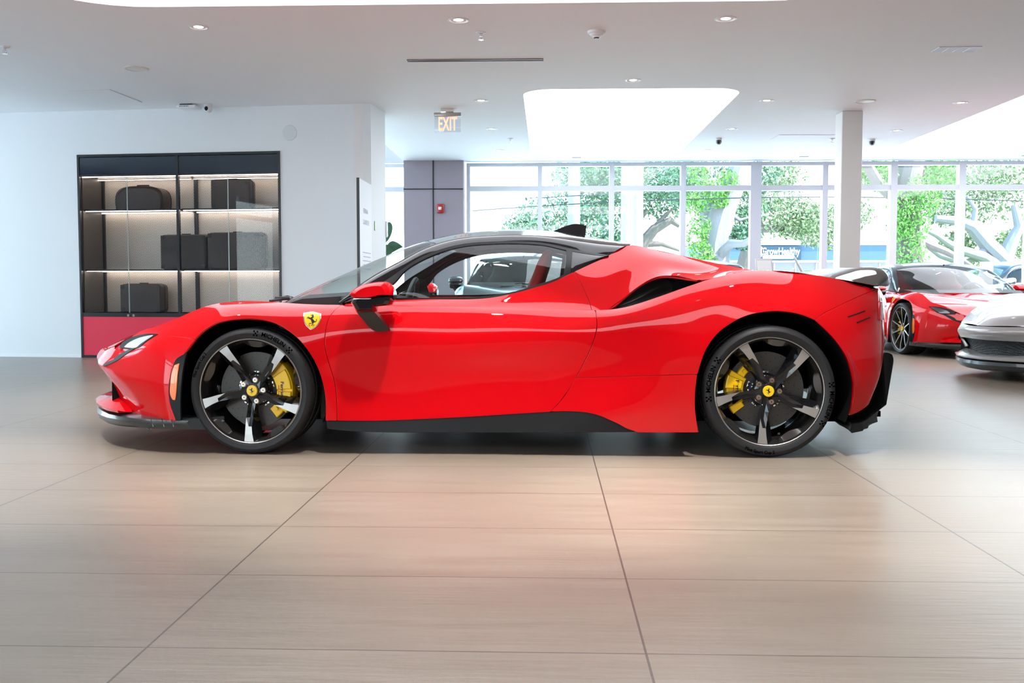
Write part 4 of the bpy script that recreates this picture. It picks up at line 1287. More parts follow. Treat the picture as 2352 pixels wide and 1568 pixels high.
def wfix(p): return p
def car_rest(root, paint, seatm=LEATHR, mirror_paint=None, badge=True, wiper=True):
    mp = mirror_paint or paint
    # wheel housings
    for sgn in (-1, 1):
        for (x0, r_, zc, wo, wi) in ((0.0, .405, .33, .93, .56), (2.65, .415, .335, .945, .56)):
            m = MB()
            N = 40
            prof = []
            a0, a1 = R(-22), R(202)
            if x0 == 0: a0 = R(-24)
            ring_o = [(x0 + r_ * math.cos(a0 + (a1 - a0) * k / N), sgn * wo, zc + r_ * math.sin(a0 + (a1 - a0) * k / N)) for k in range(N + 1)]
            ring_i = [(p[0], sgn * wi, p[2]) for p in ring_o]
            if x0 == 0: ring_o = [(p[0], sgn * float(np.interp(p[2], [.50, .62, .70, .74], [.93, .90, .865, .83])), p[2]) for p in ring_o]
            m.loft([ring_o, ring_i], 0, False, (False, False), True)
            m.add([(x0, sgn * wi, zc)] + ring_i, [(0, k + 1, k + 2) for k in range(N) if ring_i[k][2] > .27 and ring_i[k + 1][2] > .27], 0)
            m.build('wheel_housing', DARK, root)
    # floor pan, cabin tub, bulkhead
    m = MB()
    m.box((1.325, 0, .14), (1.84, 1.80, .03)); m.box((1.2, 0, .145), (4.0, 1.08, .03)); m.box((-.60, 0, .16), (.4, 1.1, .03)); m.box((3.15, 0, .19), (.30, 1.35, .03))
    m.build('floor_pan', DARK, root)
    m = MB()
    for sgn in (-1, 1): m.box((1.08, sgn * .77, .47), (1.50, .03, .60))
    m.box((.34, 0, .46), (.04, 1.5, .60)); m.box((1.84, 0, .58), (.05, 1.30, .90)); m.box((1.08, 0, .22), (1.5, 1.5, .02)); m.box((1.0, 0, .42), (1.3, .22, .36), 0, None, .04)
    m.build('cabin_tub', mat('cabin_trim', (.02, .022, .025), .6), root)
    # dashboard with hood over the instruments
    m = MB()
    prof = [(.10, .60), (.08, .755), (.22, .80), (.45, .815), (.58, .80), (.64, .755), (.60, .66), (.5, .55)]
    m.loft([[(a, y, b_ + (.02 if abs(y + .37) < .2 else 0)) for a, b_ in prof] for y in (-.72, -.55, -.45, -.3, -.15, 0, .3, .6, .72)], 0)
    m.build('dashboard', LEATHK, root)
    m = MB(); m.tube([(.74 + .05 * math.sin(t) * .9, -.37 + .175 * math.cos(t), .73 + .175 * math.sin(t)) for t in np.linspace(0, 2 * PI, 33)[:-1]], .014, 10, closed=True)
    m.box((.73, -.37, .73), (.04, .12, .10), 0, None, .012)
    for sg in (-1, 1): m.box((.74, -.37 + sg * .11, .735), (.018, .12, .03), 0, None, .005)
    m.cyl((.55, -.37, .71), (.72, -.37, .73), .03)
    m.build('steering_wheel', LEATHK, root)
    for sg in (-1, 1):
        m = MB()
        # backrest as a shaped loft, centre line leaning back
        rings = []
        for (z, x, hw, th) in ((.34, 1.28, .23, .10), (.50, 1.33, .25, .11), (.68, 1.39, .25, .10), (.84, 1.45, .21, .09), (.93, 1.485, .13, .08), (1.00, 1.51, .115, .075), (1.055, 1.53, .085, .055), (1.07, 1.535, .04, .02)):
            rings.append([(x + th * .55 * math.cos(t) * (1 if math.cos(t) > 0 else .9), sg * .37 + hw * math.copysign(abs(math.sin(t)) ** .7, math.sin(t)), z) for t in np.linspace(0, 2 * PI, 25)[:-1]])
        m.loft(rings, 0)
        m.box((1.05, sg * .37, .34), (.50, .46, .16), 0, None, .05)
        m.build('seat', seatm, root)
    # ceiling lining and sun visors inside
    s = Skin().piece(green, green.poly([('u', [(KG(6), VG[2]), (KG(11), VG[2]), (KG(11), 1.0), (KG(6), 1.0), (KG(6), VG[2])])]), .05, off=-.03, flange=0)
    s.build('headliner', HEADLN, root, both=True)
    m = MB(); m.box((.86, 0, 1.085), (.03, .22, .06), 0, None, .012); m.cyl((.86, 0, 1.11), (.84, 0, 1.15), .01); m.build('rear_view_mirror', SATINK, root)
    # door mirrors
    c3 = lambda px, py, w_: C(px, py, w_)
    cap_o = [(803,674.5),(815,664),(832,655),(853,649.5),(878,646.8),(891,648),(900,654),(905,663),(906.5,677.5),(884,678),(868,682),(856,684),(814,684)]
    low_o = [(814,684.2),(856,684.2),(868,682.2),(884,678.2),(906.5,677.7),(906,691),(900,700),(880,702.5),(865,704),(862,716.5),(821,717),(807.5,695)]
    stk = [(821,717),(862,716),(876,737),(889,757.5),(880,761.5),(867,763),(855,761),(846,754.5),(834,737)]
    for sg in (-1, 1):
        def outl(pl, w_, s_, cx, cy): return [tuple(c3(cx + (a - cx) * s_, cy + (b_ - cy) * s_, 1.0) * np.array([1, 0, 1]) + np.array([0, sg * w_, 0])) for a, b_ in sm_poly(pl, 4)]
        m = MB(); m.loft([outl(cap_o, .885, .35, 870, 676), outl(cap_o, .895, .75, 866, 674), outl(cap_o, .93, .93, 860, 672), outl(cap_o, .98, 1.0, 860, 672), outl(cap_o, 1.03, .985, 858, 672), outl(cap_o, 1.065, .88, 856, 674), outl(cap_o, 1.08, .66, 856, 675)], 0)
        o = m.build('door_mirror', mp, root)
        m = MB(); m.loft([outl(low_o, .895, .75, 855, 690), outl(low_o, .93, .93, 855, 690), outl(low_o, .98, .995, 855, 690), outl(low_o, 1.03, .98, 855, 690), outl(low_o, 1.062, .86, 855, 690), outl(low_o, 1.075, .66, 855, 690)], 0)
        m.build('mirror_housing', GLOSSK, o)
        m = MB()
        q = sm_poly(stk, 4)
        def f(a, b_, h):
            t = (b_ - 717) / 45.0
            w_ = (1.02 - .09 * t) if h > .5 else (.94 - .14 * t)
            p = c3(a, b_, 1.0); return (p[0], sg * w_, p[2])
        m.prism(q, f, 0, 1, 0, True)
        m.build('mirror_stalk', CARBON, o)
        m = MB(); a_ = c3(906, 660, 1); b2 = c3(906, 697, 1)
        N = 24
        m.add([((a_[0] + b2[0]) / 2 + .001, sg * (.985 + .060 * math.cos(t)), (a_[2] + b2[2]) / 2 + .030 * math.sin(t)) for t in np.linspace(0, 2 * PI, N + 1)[:-1]], [tuple(range(N))], 0)
        m.build('mirror_glass', CHROME, o)
        m = MB(); p0, p1 = c3(815, 685, 1.03), c3(856, 685, 1.03)
        m.box(((p0[0] + p1[0]) / 2, sg * 1.045, p0[2] - .002), (p1[0] - p0[0], .05, .007), 0, None, .002); m.build('turn_signal', LENS, o)
    # engine cover and rear deck between the buttresses
    rows = []
    for i in (10, 11, 12, 13, 14):
        T = upper.G[i][3]
        zc = {10: 1.112, 11: 1.075, 12: 1.02, 13: .968, 14: .925}[i]
        rows.append([T, T * np.array([1, .8, 1]) + np.array([0, 0, .004]), np.array([T[0] + .02, T[1] * .4, zc + .002]), np.array([T[0] + .03, 0, zc])])
    dk = Patch(rows, 60, 30, mv1=True)
    if dk.N[30, 20, 2] < 0: dk.N = -dk.N
    Skin().piece(dk, dk.poly([('u', [(0, 0), (1, 0), (1, 1), (0, 1), (0, 0)])]), .04, flange=0).build('engine_cover', GLOSSK, root, both=True)
    q0, q3 = upper.G[14][0], upper.G[14][3]
    rows = [[q0, q3, np.array([q3[0] + .02, q3[1] * .5, .928]), np.array([q3[0] + .03, 0, .925])]]
    for i, zc in ((19, .908), (20, .88), (21, .872), (22, .868), (24, .868)):
        P = belt.G[i][6]
        rows.append([P, P * np.array([1, .85, 1]) + np.array([0, 0, .004]), np.array([P[0] + .02, P[1] * .45, (P[2] + zc) / 2 - .006]), np.array([P[0] + .03, 0, zc])])
    dk = Patch(rows, 60, 30, mv1=True)
    if dk.N[30, 20, 2] < 0: dk.N = -dk.N
    Skin().piece(dk, dk.poly([('u', [(0, 0), (1, 0), (1, 1), (0, 1), (0, 0)])]), .03, flange=0).build('rear_deck', paint, root, both=True)
    # rear wing: smooth blade with rolled rear edge
    m = MB(); rings = []
    top = [(1893,636),(1912,628.5),(1935,621),(1957,614.5),(1980,611.5),(2003,611.5),(2018,616),(2026,624),(2030,636),(2031,648),(2028,655),(2020,655.5),(1990,656),(1955,650),(1920,642)]
    q = sm_poly(top, 5)
    for (w_, s_) in ((.685, .05), (.675, .45), (.65, .75), (.60, .93), (.50, 1.0), (.25, 1.04), (0, 1.05), (-.25, 1.04), (-.50, 1.0), (-.60, .93), (-.65, .75), (-.675, .45), (-.685, .05)):
        ring = []
        for a, b_ in q:
            p = C(a, b_, .50); xr = C(1990, 655, .5)
            ring.append((xr[0] + (p[0] - xr[0]) * s_ * (1 if a < 1990 else 1) + .02 * (1 - (w_ / .5)**2) * (1 if abs(w_) < .5 else 0), -w_, xr[2] + (p[2] - xr[2]) * s_ - .004))
        rings.append(ring)
    m.loft(rings, 0)
    m.build('rear_wing', mat('wing_reflection_grey', (.30, .30, .31), .08, .9, 1.0), root)  # grey metal colour stands in for bright reflections on the black wing
    # rear diffuser shell
    m = MB(); rings = []
    dq = [(1936,956),(1953,953.5),(1976,944.5),(2002,924),(2019,896),(2024,865),(2030,826),(2034,812),(2044,810.5),(2055,815),(2058,824),(2055,850),(2045,884),(2030,914),(2016,936),(2006,958),(1970,970),(1933,978),(1929,972)]
    q = sm_poly(dq, 6)
    for (w_, kx) in ((.88, .0), (.84, .0), (.76, 0), (.66, 0), (.58, 0), (.3, .03), (0, .05), (-.3, .03), (-.58, 0), (-.66, 0), (-.76, 0), (-.84, 0), (-.88, 0)):
        ring = []
        for a, b_ in q:
            if abs(w_) > .6: a = min(a, float(np.interp(abs(w_), [.6, .66, .76, .84, .88], [2058, 2030, 2000, 1972, 1958]))); b_ = max(b_, float(np.interp(a, [1953, 1976, 2002, 2017, 2060], [958, 951, 938, 928, 925])))
            p = C(a, b_, .62)
            # sweep forward with width like the bumper does
            shx = -max(0, abs(w_) - .66) ** 1.6 * 1.9
            up = (p[2] - .2) / .35
            ring.append((p[0] + kx + shx * max(0.15, min(1, up + .3)), -w_, p[2]))
        rings.append(ring)
    m.loft(rings, 0)
    m.build('rear_diffuser', SATINK, root)
    # front splitter: black lip, red blade, mesh grille
    def plan(w_):  # nose plan curve
        return float(np.interp(abs(w_), [0, .25, .45, .57, .70, .80, .88, .93, .955], [-1.17, -1.125, -1.03, -.955, -.86, -.755, -.63, -.50, -.33]))
    ws = [-.955, -.93, -.88, -.80, -.70, -.57, -.45, -.25, 0, .25, .45, .57, .70, .80, .88, .93, .955]
    m = MB(); rings = []
    for w_ in ws:
        x = plan(w_) + .005; d = .16 + .2 * (1 - abs(w_))
        e_ = max(0, (abs(w_) - .75) / .2)
        zb = float(np.interp(abs(w_), [0, .5, .95], [.088, .096, .124])); zt = .180
        rings.append([(x + .010, -w_, zb + .022), (x - .004, -w_, (zb + zt) / 2 + .01), (x + .004, -w_, zt - .006), (x + .02, -w_ * .985, zt), (x + d, -w_ * .93, .19), (x + d, -w_ * .93, zb + .01), (x + .09, -w_ * .97, zb), (x + .035, -w_ * .99, zb + .004)])
    m.loft(rings, 0); m.build('front_splitter', mat('satin_grey_lip', (.030, .036, .038), .32, .0, .5), root)
    m = MB()
    for sg in (-1, 1):
        for px in (343, 368, 390):
            p0, p1 = C(px, 967, .95), C(px + 11, 979, .95)
            m.tube([(p0[0], sg * .93, .185), (p0[0] + .01, sg * .950, .175), (p1[0], sg * .962, p1[2])], .0022, 6)
    m.build('strake', GUN, root)
    m = MB(); rings = []
    for w_ in [x for x in ws if abs(x) < .85]:
        x = plan(w_)
        a = abs(w_); hgt = np.interp(a, [0, .3, .57, .70, .80], [.232, .240, .268, .235, .196])
        dep = np.interp(a, [0, .57, .80], [.20, .20, .05])
        rings.append([(x + .0, -w_, .193), (x - .004, -w_, .206), (x + .02, -w_ * .985, .224 if a < .7 else .200), (x + dep * .5, -w_ * .96, hgt), (x + dep, -w_ * .93, hgt - .01), (x + dep, -w_ * .93, .19)])
    m.loft(rings, 0); m.build('splitter_blade', paint, root)
    # lower grille, set back
    s = Skin().piece(belt, belt.poly([('u', [(0, .02), (0, Vv(3) - .01), (K(2), Vv(3) - .01), (K(3), Vv(2)), (K(3) + .35 * (K(4) - K(3)), Vv(1)), (K(3) + .35 * (K(4) - K(3)), .02), (0, .02)])]), .03, off=-.035, flange=0)
    gm = mat('grille_mesh', (.02, .022, .024), .3, .5)
    if 'done' not in gm:
        gm['done'] = 1
        n, l, b_ = nodes(gm); tcn = n.new('ShaderNodeTexCoord'); mp_ = n.new('ShaderNodeMapping'); mp_.inputs['Rotation'].default_value = (0, R(45), 0)
        v = n.new('ShaderNodeTexVoronoi'); v.inputs['Scale'].default_value = 75; v.inputs['Randomness'].default_value = 0; bp = n.new('ShaderNodeBump'); bp.inputs['Strength'].default_value = 1; bp.inputs['Distance'].default_value = .01
        l.new(tcn.outputs['Object'], mp_.inputs[0]); l.new(mp_.outputs[0], v.inputs['Vector']); l.new(v.outputs['Distance'], bp.inputs['Height']); l.new(bp.outputs[0], b_.inputs['Normal'])
    s.build('grille', gm, root, both=True)
    # intake scoop behind the door
    m = MB()
    up_e = sm_poly([(1397,710.5),(1414,697),(1432,685),(1452,668),(1473,653),(1492,642),(1512,634.5),(1535,632.5),(1562,634.5),(1585,639.5),(1604,642)], 8, closed=False)
    lo_e = sm_poly([(1397,711.5),(1420,708),(1445,703),(1473,695.5),(1500,688),(1530,679.5),(1560,668),(1588,655.5),(1604,643)], 8, closed=False)
    def res(pl, n_):
        pl = np.array(pl); d = np.concatenate([[0], np.cumsum(np.linalg.norm(np.diff(pl, axis=0), axis=1))]); t = np.linspace(0, d[-1], n_)
        return np.stack([np.interp(t, d, pl[:, 0]), np.interp(t, d, pl[:, 1])], 1)
    U_, L_ = res(up_e, 30), res(lo_e, 30)
    for sg in (-1, 1):
        m = MB(); rows_ = []
        for i, (a, b_) in enumerate(zip(U_, L_)):
            wu = float(np.interp(a[0], [1397, 1432, 1473, 1522, 1604], [.862, .83, .79, .765, .80])); wl = float(np.interp(b_[0], [1397, 1473, 1588, 1604], [.866, .875, .885, .80 + .08]))
            A_, B_ = C(a[0], a[1], wu), C(b_[0], b_[1], wl)
            t = i / 29; dp = .02 + .14 * math.sin(PI * min(1, t * .9 + .05)) * t ** .5
            r_ = []
            for k in range(9):
                s_ = k / 8; p = A_ + (B_ - A_) * s_
                inn = dp * (math.sin(PI * s_) ** .6 if 0 < s_ < 1 else 0)
                r_.append((p[0] + inn * .5, sg * (-p[1] - inn), p[2]))
            rows_.append(r_)
        m.loft(rows_, 0, False, (False, False), True)
        for f_i in range(len(m.f)):
            if (f_i // 8) / 29 > .62: m.m[f_i] = 1
        m.build('side_intake', [CARBON, DARK], root)
    # shark fin aerial
    m = MB(); fq = [(1268,532.5),(1283,525.5),(1301,518.5),(1318,514.3),(1347,518),(1343.5,544),(1320,541)]
    def ff(a, b_, h):
        p = C(a, b_, 0.0); th = .022 * min(1, (b_ - 513) / 28 + .08)
        return (p[0], th * h, p[2])
    m.prism(sm_poly(fq, 6, corner=50), ff, -1, 1, 0); m.build('roof_aerial', GLOSSK, root)
    # wiper at the foot of the windscreen
    if wiper:
        m = MB(); m.tube([C(620, 691, .2), C(640, 688, .15), C(655, 686, .1), C(672, 684, 0)], .008, 8); m.box(tuple(C(650, 685, .1)), (.09, .05, .022), 0, None, .006); m.tube([C(630, 688, .1), C(660, 680, .0), C(672, 683, -.1)], .006, 6)
        m.build('wiper', BLACKM, root)
    if badge:
        bp_ = lambda pts: [(690 + a / 19.6, 700 + b_ / 19.6) for a, b_ in pts]
        sh_o = [(150,365),(360,335),(555,310),(740,355),(922,402),(912,560),(905,650),(870,730),(800,850),(730,935),(600,1050),(470,1112),(380,1040),(290,955),(215,840),(170,740),(148,640),(142,500)]
        cx, cy = 530, 690
        sh_i = [(cx + (a - cx) * .91, cy + (b_ - cy) * .90 + 12) for a, b_ in sh_o]
        hr = [(530 + a * 560 * 1.0, 700 - b_ * 560 * 1.0) for a, b_ in HORSE]
        S_ = [(380,895),(425,890),(425,903),(393,908),(393,920),(425,925),(428,955),(415,975),(378,972),(378,960),(408,960),(413,935),(380,932)]
        F_ = [(560,905),(655,905),(650,918),(620,918),(600,965),(575,978),(545,960),(555,950),(575,962),(590,955),(605,918),(560,918)]
        decal('wing_badge', belt, root, [(bp_(sh_o), 0), (bp_(sh_i), 1), (bp_(hr), 2), (bp_(S_), 2), (bp_(F_), 2)], [CHROME, YELB, INK], step=1.5, sp=.01)
    # side sill dark backing and inner panels so that no light leaks
    m = MB()
    for sg in (-1, 1):
        m.box((1.35, sg * .885, .30), (1.60, .02, .26)); m.box((2.18, sg * .80, .55), (.10, .1, .5))
    m.box((2.35, 0, .70), (.9, 1.0, .3)); m.box((3.1, 0, .55), (.3, 1.1, .5)); m.box((-.15, 0, .50), (.9, 1.0, .28)); m.box((-.75, 0, .33), (.25, 1.2, .2))
    m.build('inner_structure', DARK, root)

all_wheels(root)
car_rest(root, RED)
# ================================================================== DISPLAY CABINET
def perf_mat():
    m = mat('perforated_panel', (.70, .62, .55), .5, .2)
    n, l, b_ = nodes(m)
    tcn = n.new('ShaderNodeTexCoord'); mp_ = n.new('ShaderNodeMapping')
    mp_.inputs['Scale'].default_value = (1.0, 1.0, .62)
    mp_.inputs['Rotation'].default_value = (0, R(45), 0)
    mp0 = n.new('ShaderNodeMapping'); mp0.inputs['Rotation'].default_value = (0, 0, -math.atan2(WD[1], WD[0])); mp0.inputs['Scale'].default_value = (1.5, 0, 1)
    sp = n.new('ShaderNodeSeparateXYZ')
    l.new(tcn.outputs['Object'], mp0.inputs[0]); l.new(mp0.outputs[0], mp_.inputs[0]); l.new(mp_.outputs[0], sp.inputs[0])
    outs = []
    for ch in ('X', 'Z'):
        a = n.new('ShaderNodeMath'); a.operation = 'MULTIPLY'; a.inputs[1].default_value = 66; l.new(sp.outputs[ch], a.inputs[0])
        f = n.new('ShaderNodeMath'); f.operation = 'FRACT'; l.new(a.outputs[0], f.inputs[0])
        g_ = n.new('ShaderNodeMath'); g_.operation = 'GREATER_THAN'; g_.inputs[1].default_value = .32; l.new(f.outputs[0], g_.inputs[0]); outs.append(g_.outputs[0])
    mm = n.new('ShaderNodeMath'); mm.operation = 'MULTIPLY'; l.new(outs[0], mm.inputs[0]); l.new(outs[1], mm.inputs[1])
    mx = n.new('ShaderNodeMix'); mx.data_type = 'RGBA'; l.new(mm.outputs[0], mx.inputs['Factor'])
    mx.inputs[6].default_value = (.78, .70, .63, 1); mx.inputs[7].default_value = (.28, .235, .20, 1)
    l.new(mx.outputs[2], b_.inputs['Base Color'])
    return m
CABT = empty('display_cabinet', W3((cabL + cabR) / 2, 0, 0), math.atan2(WD[1], WD[0]), 'tall black framed display cabinet with lit shelves, glass doors and red base', 'cabinet')
cs = (cabL + cabR) / 2
def lx(s, out, z): return (s - cs, -out, z)     # cabinet coordinates: x along the wall, -y towards the room
def lbox(m, s0, s1, z0, z1, o0, o1, mi=0, bev=0.0):
    m.box(((s0 + s1) / 2 - cs, -(o0 + o1) / 2, (z0 + z1) / 2), (abs(s1 - s0), abs(o1 - o0), abs(z1 - z0)), mi, None, bev)
S = lambda px, out=0.0: at_wall(px, 600, out)[0]
Zc = lambda py, out=0.0: at_wall(411, py, out)[1]
DEP = .50
z_base, z_red, z_rail, z_top, z_led, z_gl = .03, Zc(728), Zc(719), cabT, Zc(404), Zc(400)
fw = .026
m = MB()
lbox(m, cabL, cabL + fw, 0, z_top, -DEP, .012); lbox(m, cabR - fw, cabR, 0, z_top, -DEP, .012)
lbox(m, cabL + fw, cabR - fw, z_top - .03, z_top, -DEP, .012); lbox(m, cabL + fw, cabR - fw, 0, z_base, -DEP, .010)
lbox(m, cabL + fw, cabR - fw, z_rail - .0, z_red, -DEP, .006)
sm_ = S(411)
lbox(m, sm_ - .016, sm_ + .016, z_rail, z_top - .03, -.03, .012)
lbox(m, cabL + fw, cabR - fw, z_gl - .012, z_gl + .01, -.05, .004)
m.build('frame', BLACKM, CABT)
NAVY = mat('navy_gloss_panel', (.008, .018, .035), .12, 0, 1.0)
for a_, b2 in ((cabL + fw + .004, sm_ - .02), (sm_ + .02, cabR - fw - .004)):
    m = MB(); lbox(m, a_, b2, z_gl + .014, z_top - .036, -.03, .002); m.build('fascia_panel', NAVY, CABT)
m = MB(); lbox(m, cabL + fw, cabR - fw, z_base, z_red, -.40, .003); m.build('base_panel', mat('red_panel', (.80, .025, .07), .5), CABT)
m = MB(); lbox(m, cabL + fw, cabR - fw, z_rail, z_gl, -DEP, -DEP + .012); m.build('back_panel', perf_mat(), CABT)
m = MB(); lbox(m, cabL + fw, cabL + fw + .01, z_rail, z_gl, -DEP, -.04); lbox(m, cabR - fw - .01, cabR - fw, z_rail, z_gl, -DEP, -.04); lbox(m, cabL + fw, cabR - fw, z_gl + .001, z_gl + .012, -DEP, -.04)
m.build('side_lining', mat('brown_lining', (.10, .085, .075), .4), CABT)
for s_ in (cabL + fw + .012, sm_, ):
    m = MB(); lbox(m, s_ - .016, s_ + .026, z_rail, z_gl, -DEP + .013, -DEP + .045); m.build('upright', BLACKM, CABT)
LED = mat('led_strip', (1, 1, 1), .5, emit=(1.0, .86, .74), es=14)
zs1, zs2 = Zc(483, -.10), Zc(622, -.10)
for z in (zs1, zs2):
    for a_, b2 in ((cabL + fw + .012, sm_ - .02), (sm_ + .02, cabR - fw - .012)):
        m = MB(); lbox(m, a_, b2, z, z + .018, -DEP + .05, -.06); sh_ = m.build('shelf', BLACKM, CABT)
        m = MB(); lbox(m, a_ + .01, b2 - .01, z - .006, z - .0005, -DEP + .055, -DEP + .075); lbox(m, a_ + .01, b2 - .01, z - .006, z - .0005, -.09, -.07)
        m.build('led_strip', LED, CABT)
for a_, b2 in ((cabL + fw + .012, sm_ - .02), (sm_ + .02, cabR - fw - .012)):
    m = MB(); lbox(m, a_, b2, z_gl - .018, z_gl - .0125, -.045, -.03); m.build('led_strip', LED, CABT)
    m = MB(); lbox(m, a_, b2, z_gl - .018, z_gl - .0125, -.40, -.38); m.build('led_strip', LED, CABT)
for pa, pb in ((188.5, 294.6), (295.6, 409), (413.5, 525.4), (526.6, 640.5)):
    a_, b2 = S(pa), S(pb)
    m = MB(); lbox(m, a_ + .002, b2 - .002, z_rail + .004, z_gl - .02, -.008, .0); d_ = m.build('glass_door', CABGLASS, CABT)
    e_ = b2 if pa in (188.5, 413.5) else a_
    m = MB(); lbox(m, e_ - .0015, e_ + .0015, z_rail + .004, z_gl - .02, -.008, .002); m.build('polished_edge', mat('glass_edge', (.55, .62, .6), .2, .2), d_)
for px in (293, 305.5):
    m = MB(); q = lx(S(px), .006, Zc(724.5)); m.cyl(q, (q[0], q[1] - .008, q[2]), .014, n=20); m.cyl((q[0], q[1] - .008, q[2]), (q[0], q[1] - .009, q[2]), .005, n=8, mi=1)
    m.build('lock', [CHROME, INK], CABT)
# luggage on the shelves
BRN = mat('dark_brown_leather', (.040, .028, .024), .5)
BRN2 = mat('black_brown_trim', (.018, .016, .018), .45)
def luggage(px0, px1, pyt, z0, out, label, kind='box', dep=.17):
    s0, s1 = at_wall(px0, 500, out)[0], at_wall(px1, 500, out)[0]
    zt = at_wall((px0 + px1) / 2, pyt, out)[1]
    t = empty('suitcase' if kind == 'box' else 'travel_bag', W3((s0 + s1) / 2, z0, out - dep / 2), math.atan2(WD[1], WD[0]), label, 'suitcase' if kind == 'box' else 'bag', 'luggage in the display cabinet')
    w_, h = s1 - s0, zt - z0
    if kind == 'box':
        m = MB()
        q = rrect(-w_ / 2, 0, w_ / 2, h, min(.05, h * .2), 6)
        rings = [[(a * k1, y, (b_ - h / 2) * k1 + h / 2) for a, b_ in q] for y, k1 in ((-dep / 2, .93), (-dep / 2 + .012, .985), (-dep / 2 + .03, 1), (dep / 2 - .03, 1), (dep / 2 - .012, .985), (dep / 2, .93))]
        m.loft(rings, 0); m.build('shell', BRN, t)
        m = MB(); m.tube([(a * 1.004, 0, (b_ - h / 2) * 1.004 + h / 2) for a, b_ in q], .005, 6, closed=True); m.build('piping', BRN2, t)
        m = MB()
        for sx_ in (-1, 1): m.box((sx_ * (w_ / 2 - .035), -dep / 2 + .004, h - .035), (.05, .012, .05), 0, None, .004); m.box((sx_ * (w_ / 2 - .035), -dep / 2 + .004, .035), (.05, .012, .05), 0, None, .004)
        m.build('corner_guard', BRN2, t)
        m = MB(); m.tube([(-.06, 0, h - .004), (-.055, 0, h + .010), (.055, 0, h + .010), (.06, 0, h - .004)], .006, 8); m.build('handle', BRN2, t)
    else:
        q = []
        for k in range(25):
            a = PI * k / 24
            q.append((-w_ / 2 * math.copysign(abs(math.cos(a)) ** .62, math.cos(a)), h * (.30 + .70 * abs(math.sin(a)) ** .60)))
        q = [(-w_ / 2 * .97, 0.0)] + q + [(w_ / 2 * .97, 0.0)]
        m = MB(); m.loft([[(a * k1, y, b_ * k1) for a, b_ in q] for y, k1 in ((-dep / 2, .90), (-dep / 2 + .02, .97), (-dep / 2 + .05, 1), (dep / 2 - .05, 1), (dep / 2, .93))], 0); m.build('body', BRN, t)
        for y in (-dep / 2 + .02, dep / 2 - .03):
            m = MB(); m.tube([(a * .99, y, b_ * .99) for a, b_ in q], .005, 6); m.build('piping', BRN2, t)
        m = MB(); m.tube([(-.08, -.01, h - .01), (-.075, -.01, h + .018), (.075, -.01, h + .018), (.08, -.01, h - .01)], .008, 8); m.build('handle', BRN2, t)
luggage(264, 374, 427, zs1 + .018, -.16, 'dark brown round-topped bag on the top left shelf of the cabinet', 'bag', .26)
luggage(484, 575, 411, zs1 + .018, -.16, 'upright brown suitcase on the top right shelf of the cabinet', dep=.18)
luggage(366, 471, 538.5, zs2 + .018, -.13, 'black suitcase on the middle shelf, left one of the pair', dep=.2)
luggage(474, 601, 533.5, zs2 + .018, -.13, 'wide black suitcase on the middle shelf, right one of the pair', dep=.2)
luggage(271, 366, 652, z_rail + .0, -.16, 'dark suitcase alone on the bottom left of the cabinet', dep=.2)
# cabinet floor for it
m = MB(); lbox(m, cabL + fw, cabR - fw, z_rail - .012, z_rail, -DEP, -.02); m.build('cabinet_floor', BLACKM, CABT)

# ================================================================== OTHER CARS
def variant(src, name, label, swap, loc, rz, scale=(1, 1, 1), drop=()):
    r = empty(name, loc, rz, label, 'car'); r.scale = scale
    def rec(o, parent):
        if o.name.split('.')[0] in drop: return
        c = o.copy(); COL.objects.link(c); c.parent = parent
        for i, sl in enumerate(c.material_slots):
            if sl.material and sl.material.name in swap:
                mm_ = swap[sl.material.name]; sl.link = 'OBJECT'; sl.material = mm_
        for ch in list(o.children): rec(ch, c)
    for ch in list(src.children): rec(ch, r)
    return r
WH = ('wheel', 'brake_disc', 'brake_caliper')
spider = variant(root, 'sports_car', 'red sports car parked nose-on behind the red coupe tail, right of the column', {'lamp_lens': mat('dark_lens', (.05, .05, .055), .12, 0, 1)}, (5.42, 12.85, 0), R(94), drop=WH + ('wiper',))
all_wheels(spider, 10, None, False, 0)
silver = variant(root, 'sports_car', 'silver sports car cut by the right edge of the photo, only its nose showing', {'red_paint': SILVER}, (5.09, 9.62, 0), R(17), drop=('wing_badge', 'wiper'))
bk = variant(root, 'sports_car', 'dark sports car seen nose-on through the side windows of the red coupe', {'red_paint': BLACKP, 'yellow_badge': SILVER, 'red_leather': LEATHK}, (-.33, 13.42, 0), R(90), (.95, .97, 1.12), drop=('rear_wing',))
bk2 = variant(root, 'sports_car', 'black car whose roof arc just shows behind the red coupe rear deck', {'red_paint': BLACKP, 'red_leather': LEATHK}, (2.12, 13.3, 0), R(90), (.95, .97, 1.04), drop=('rear_wing', 'wing_badge'))
wc = variant(root, 'sports_car', 'white car parked outdoors behind the window at the right', {'red_paint': mat('white_paint', (.8, .82, .85), .3, 0, 1), 'red_leather': LEATHK}, (8.6, 21.5, 0), R(10), (1, 1, 1.15), drop=('rear_wing', 'wing_badge'))

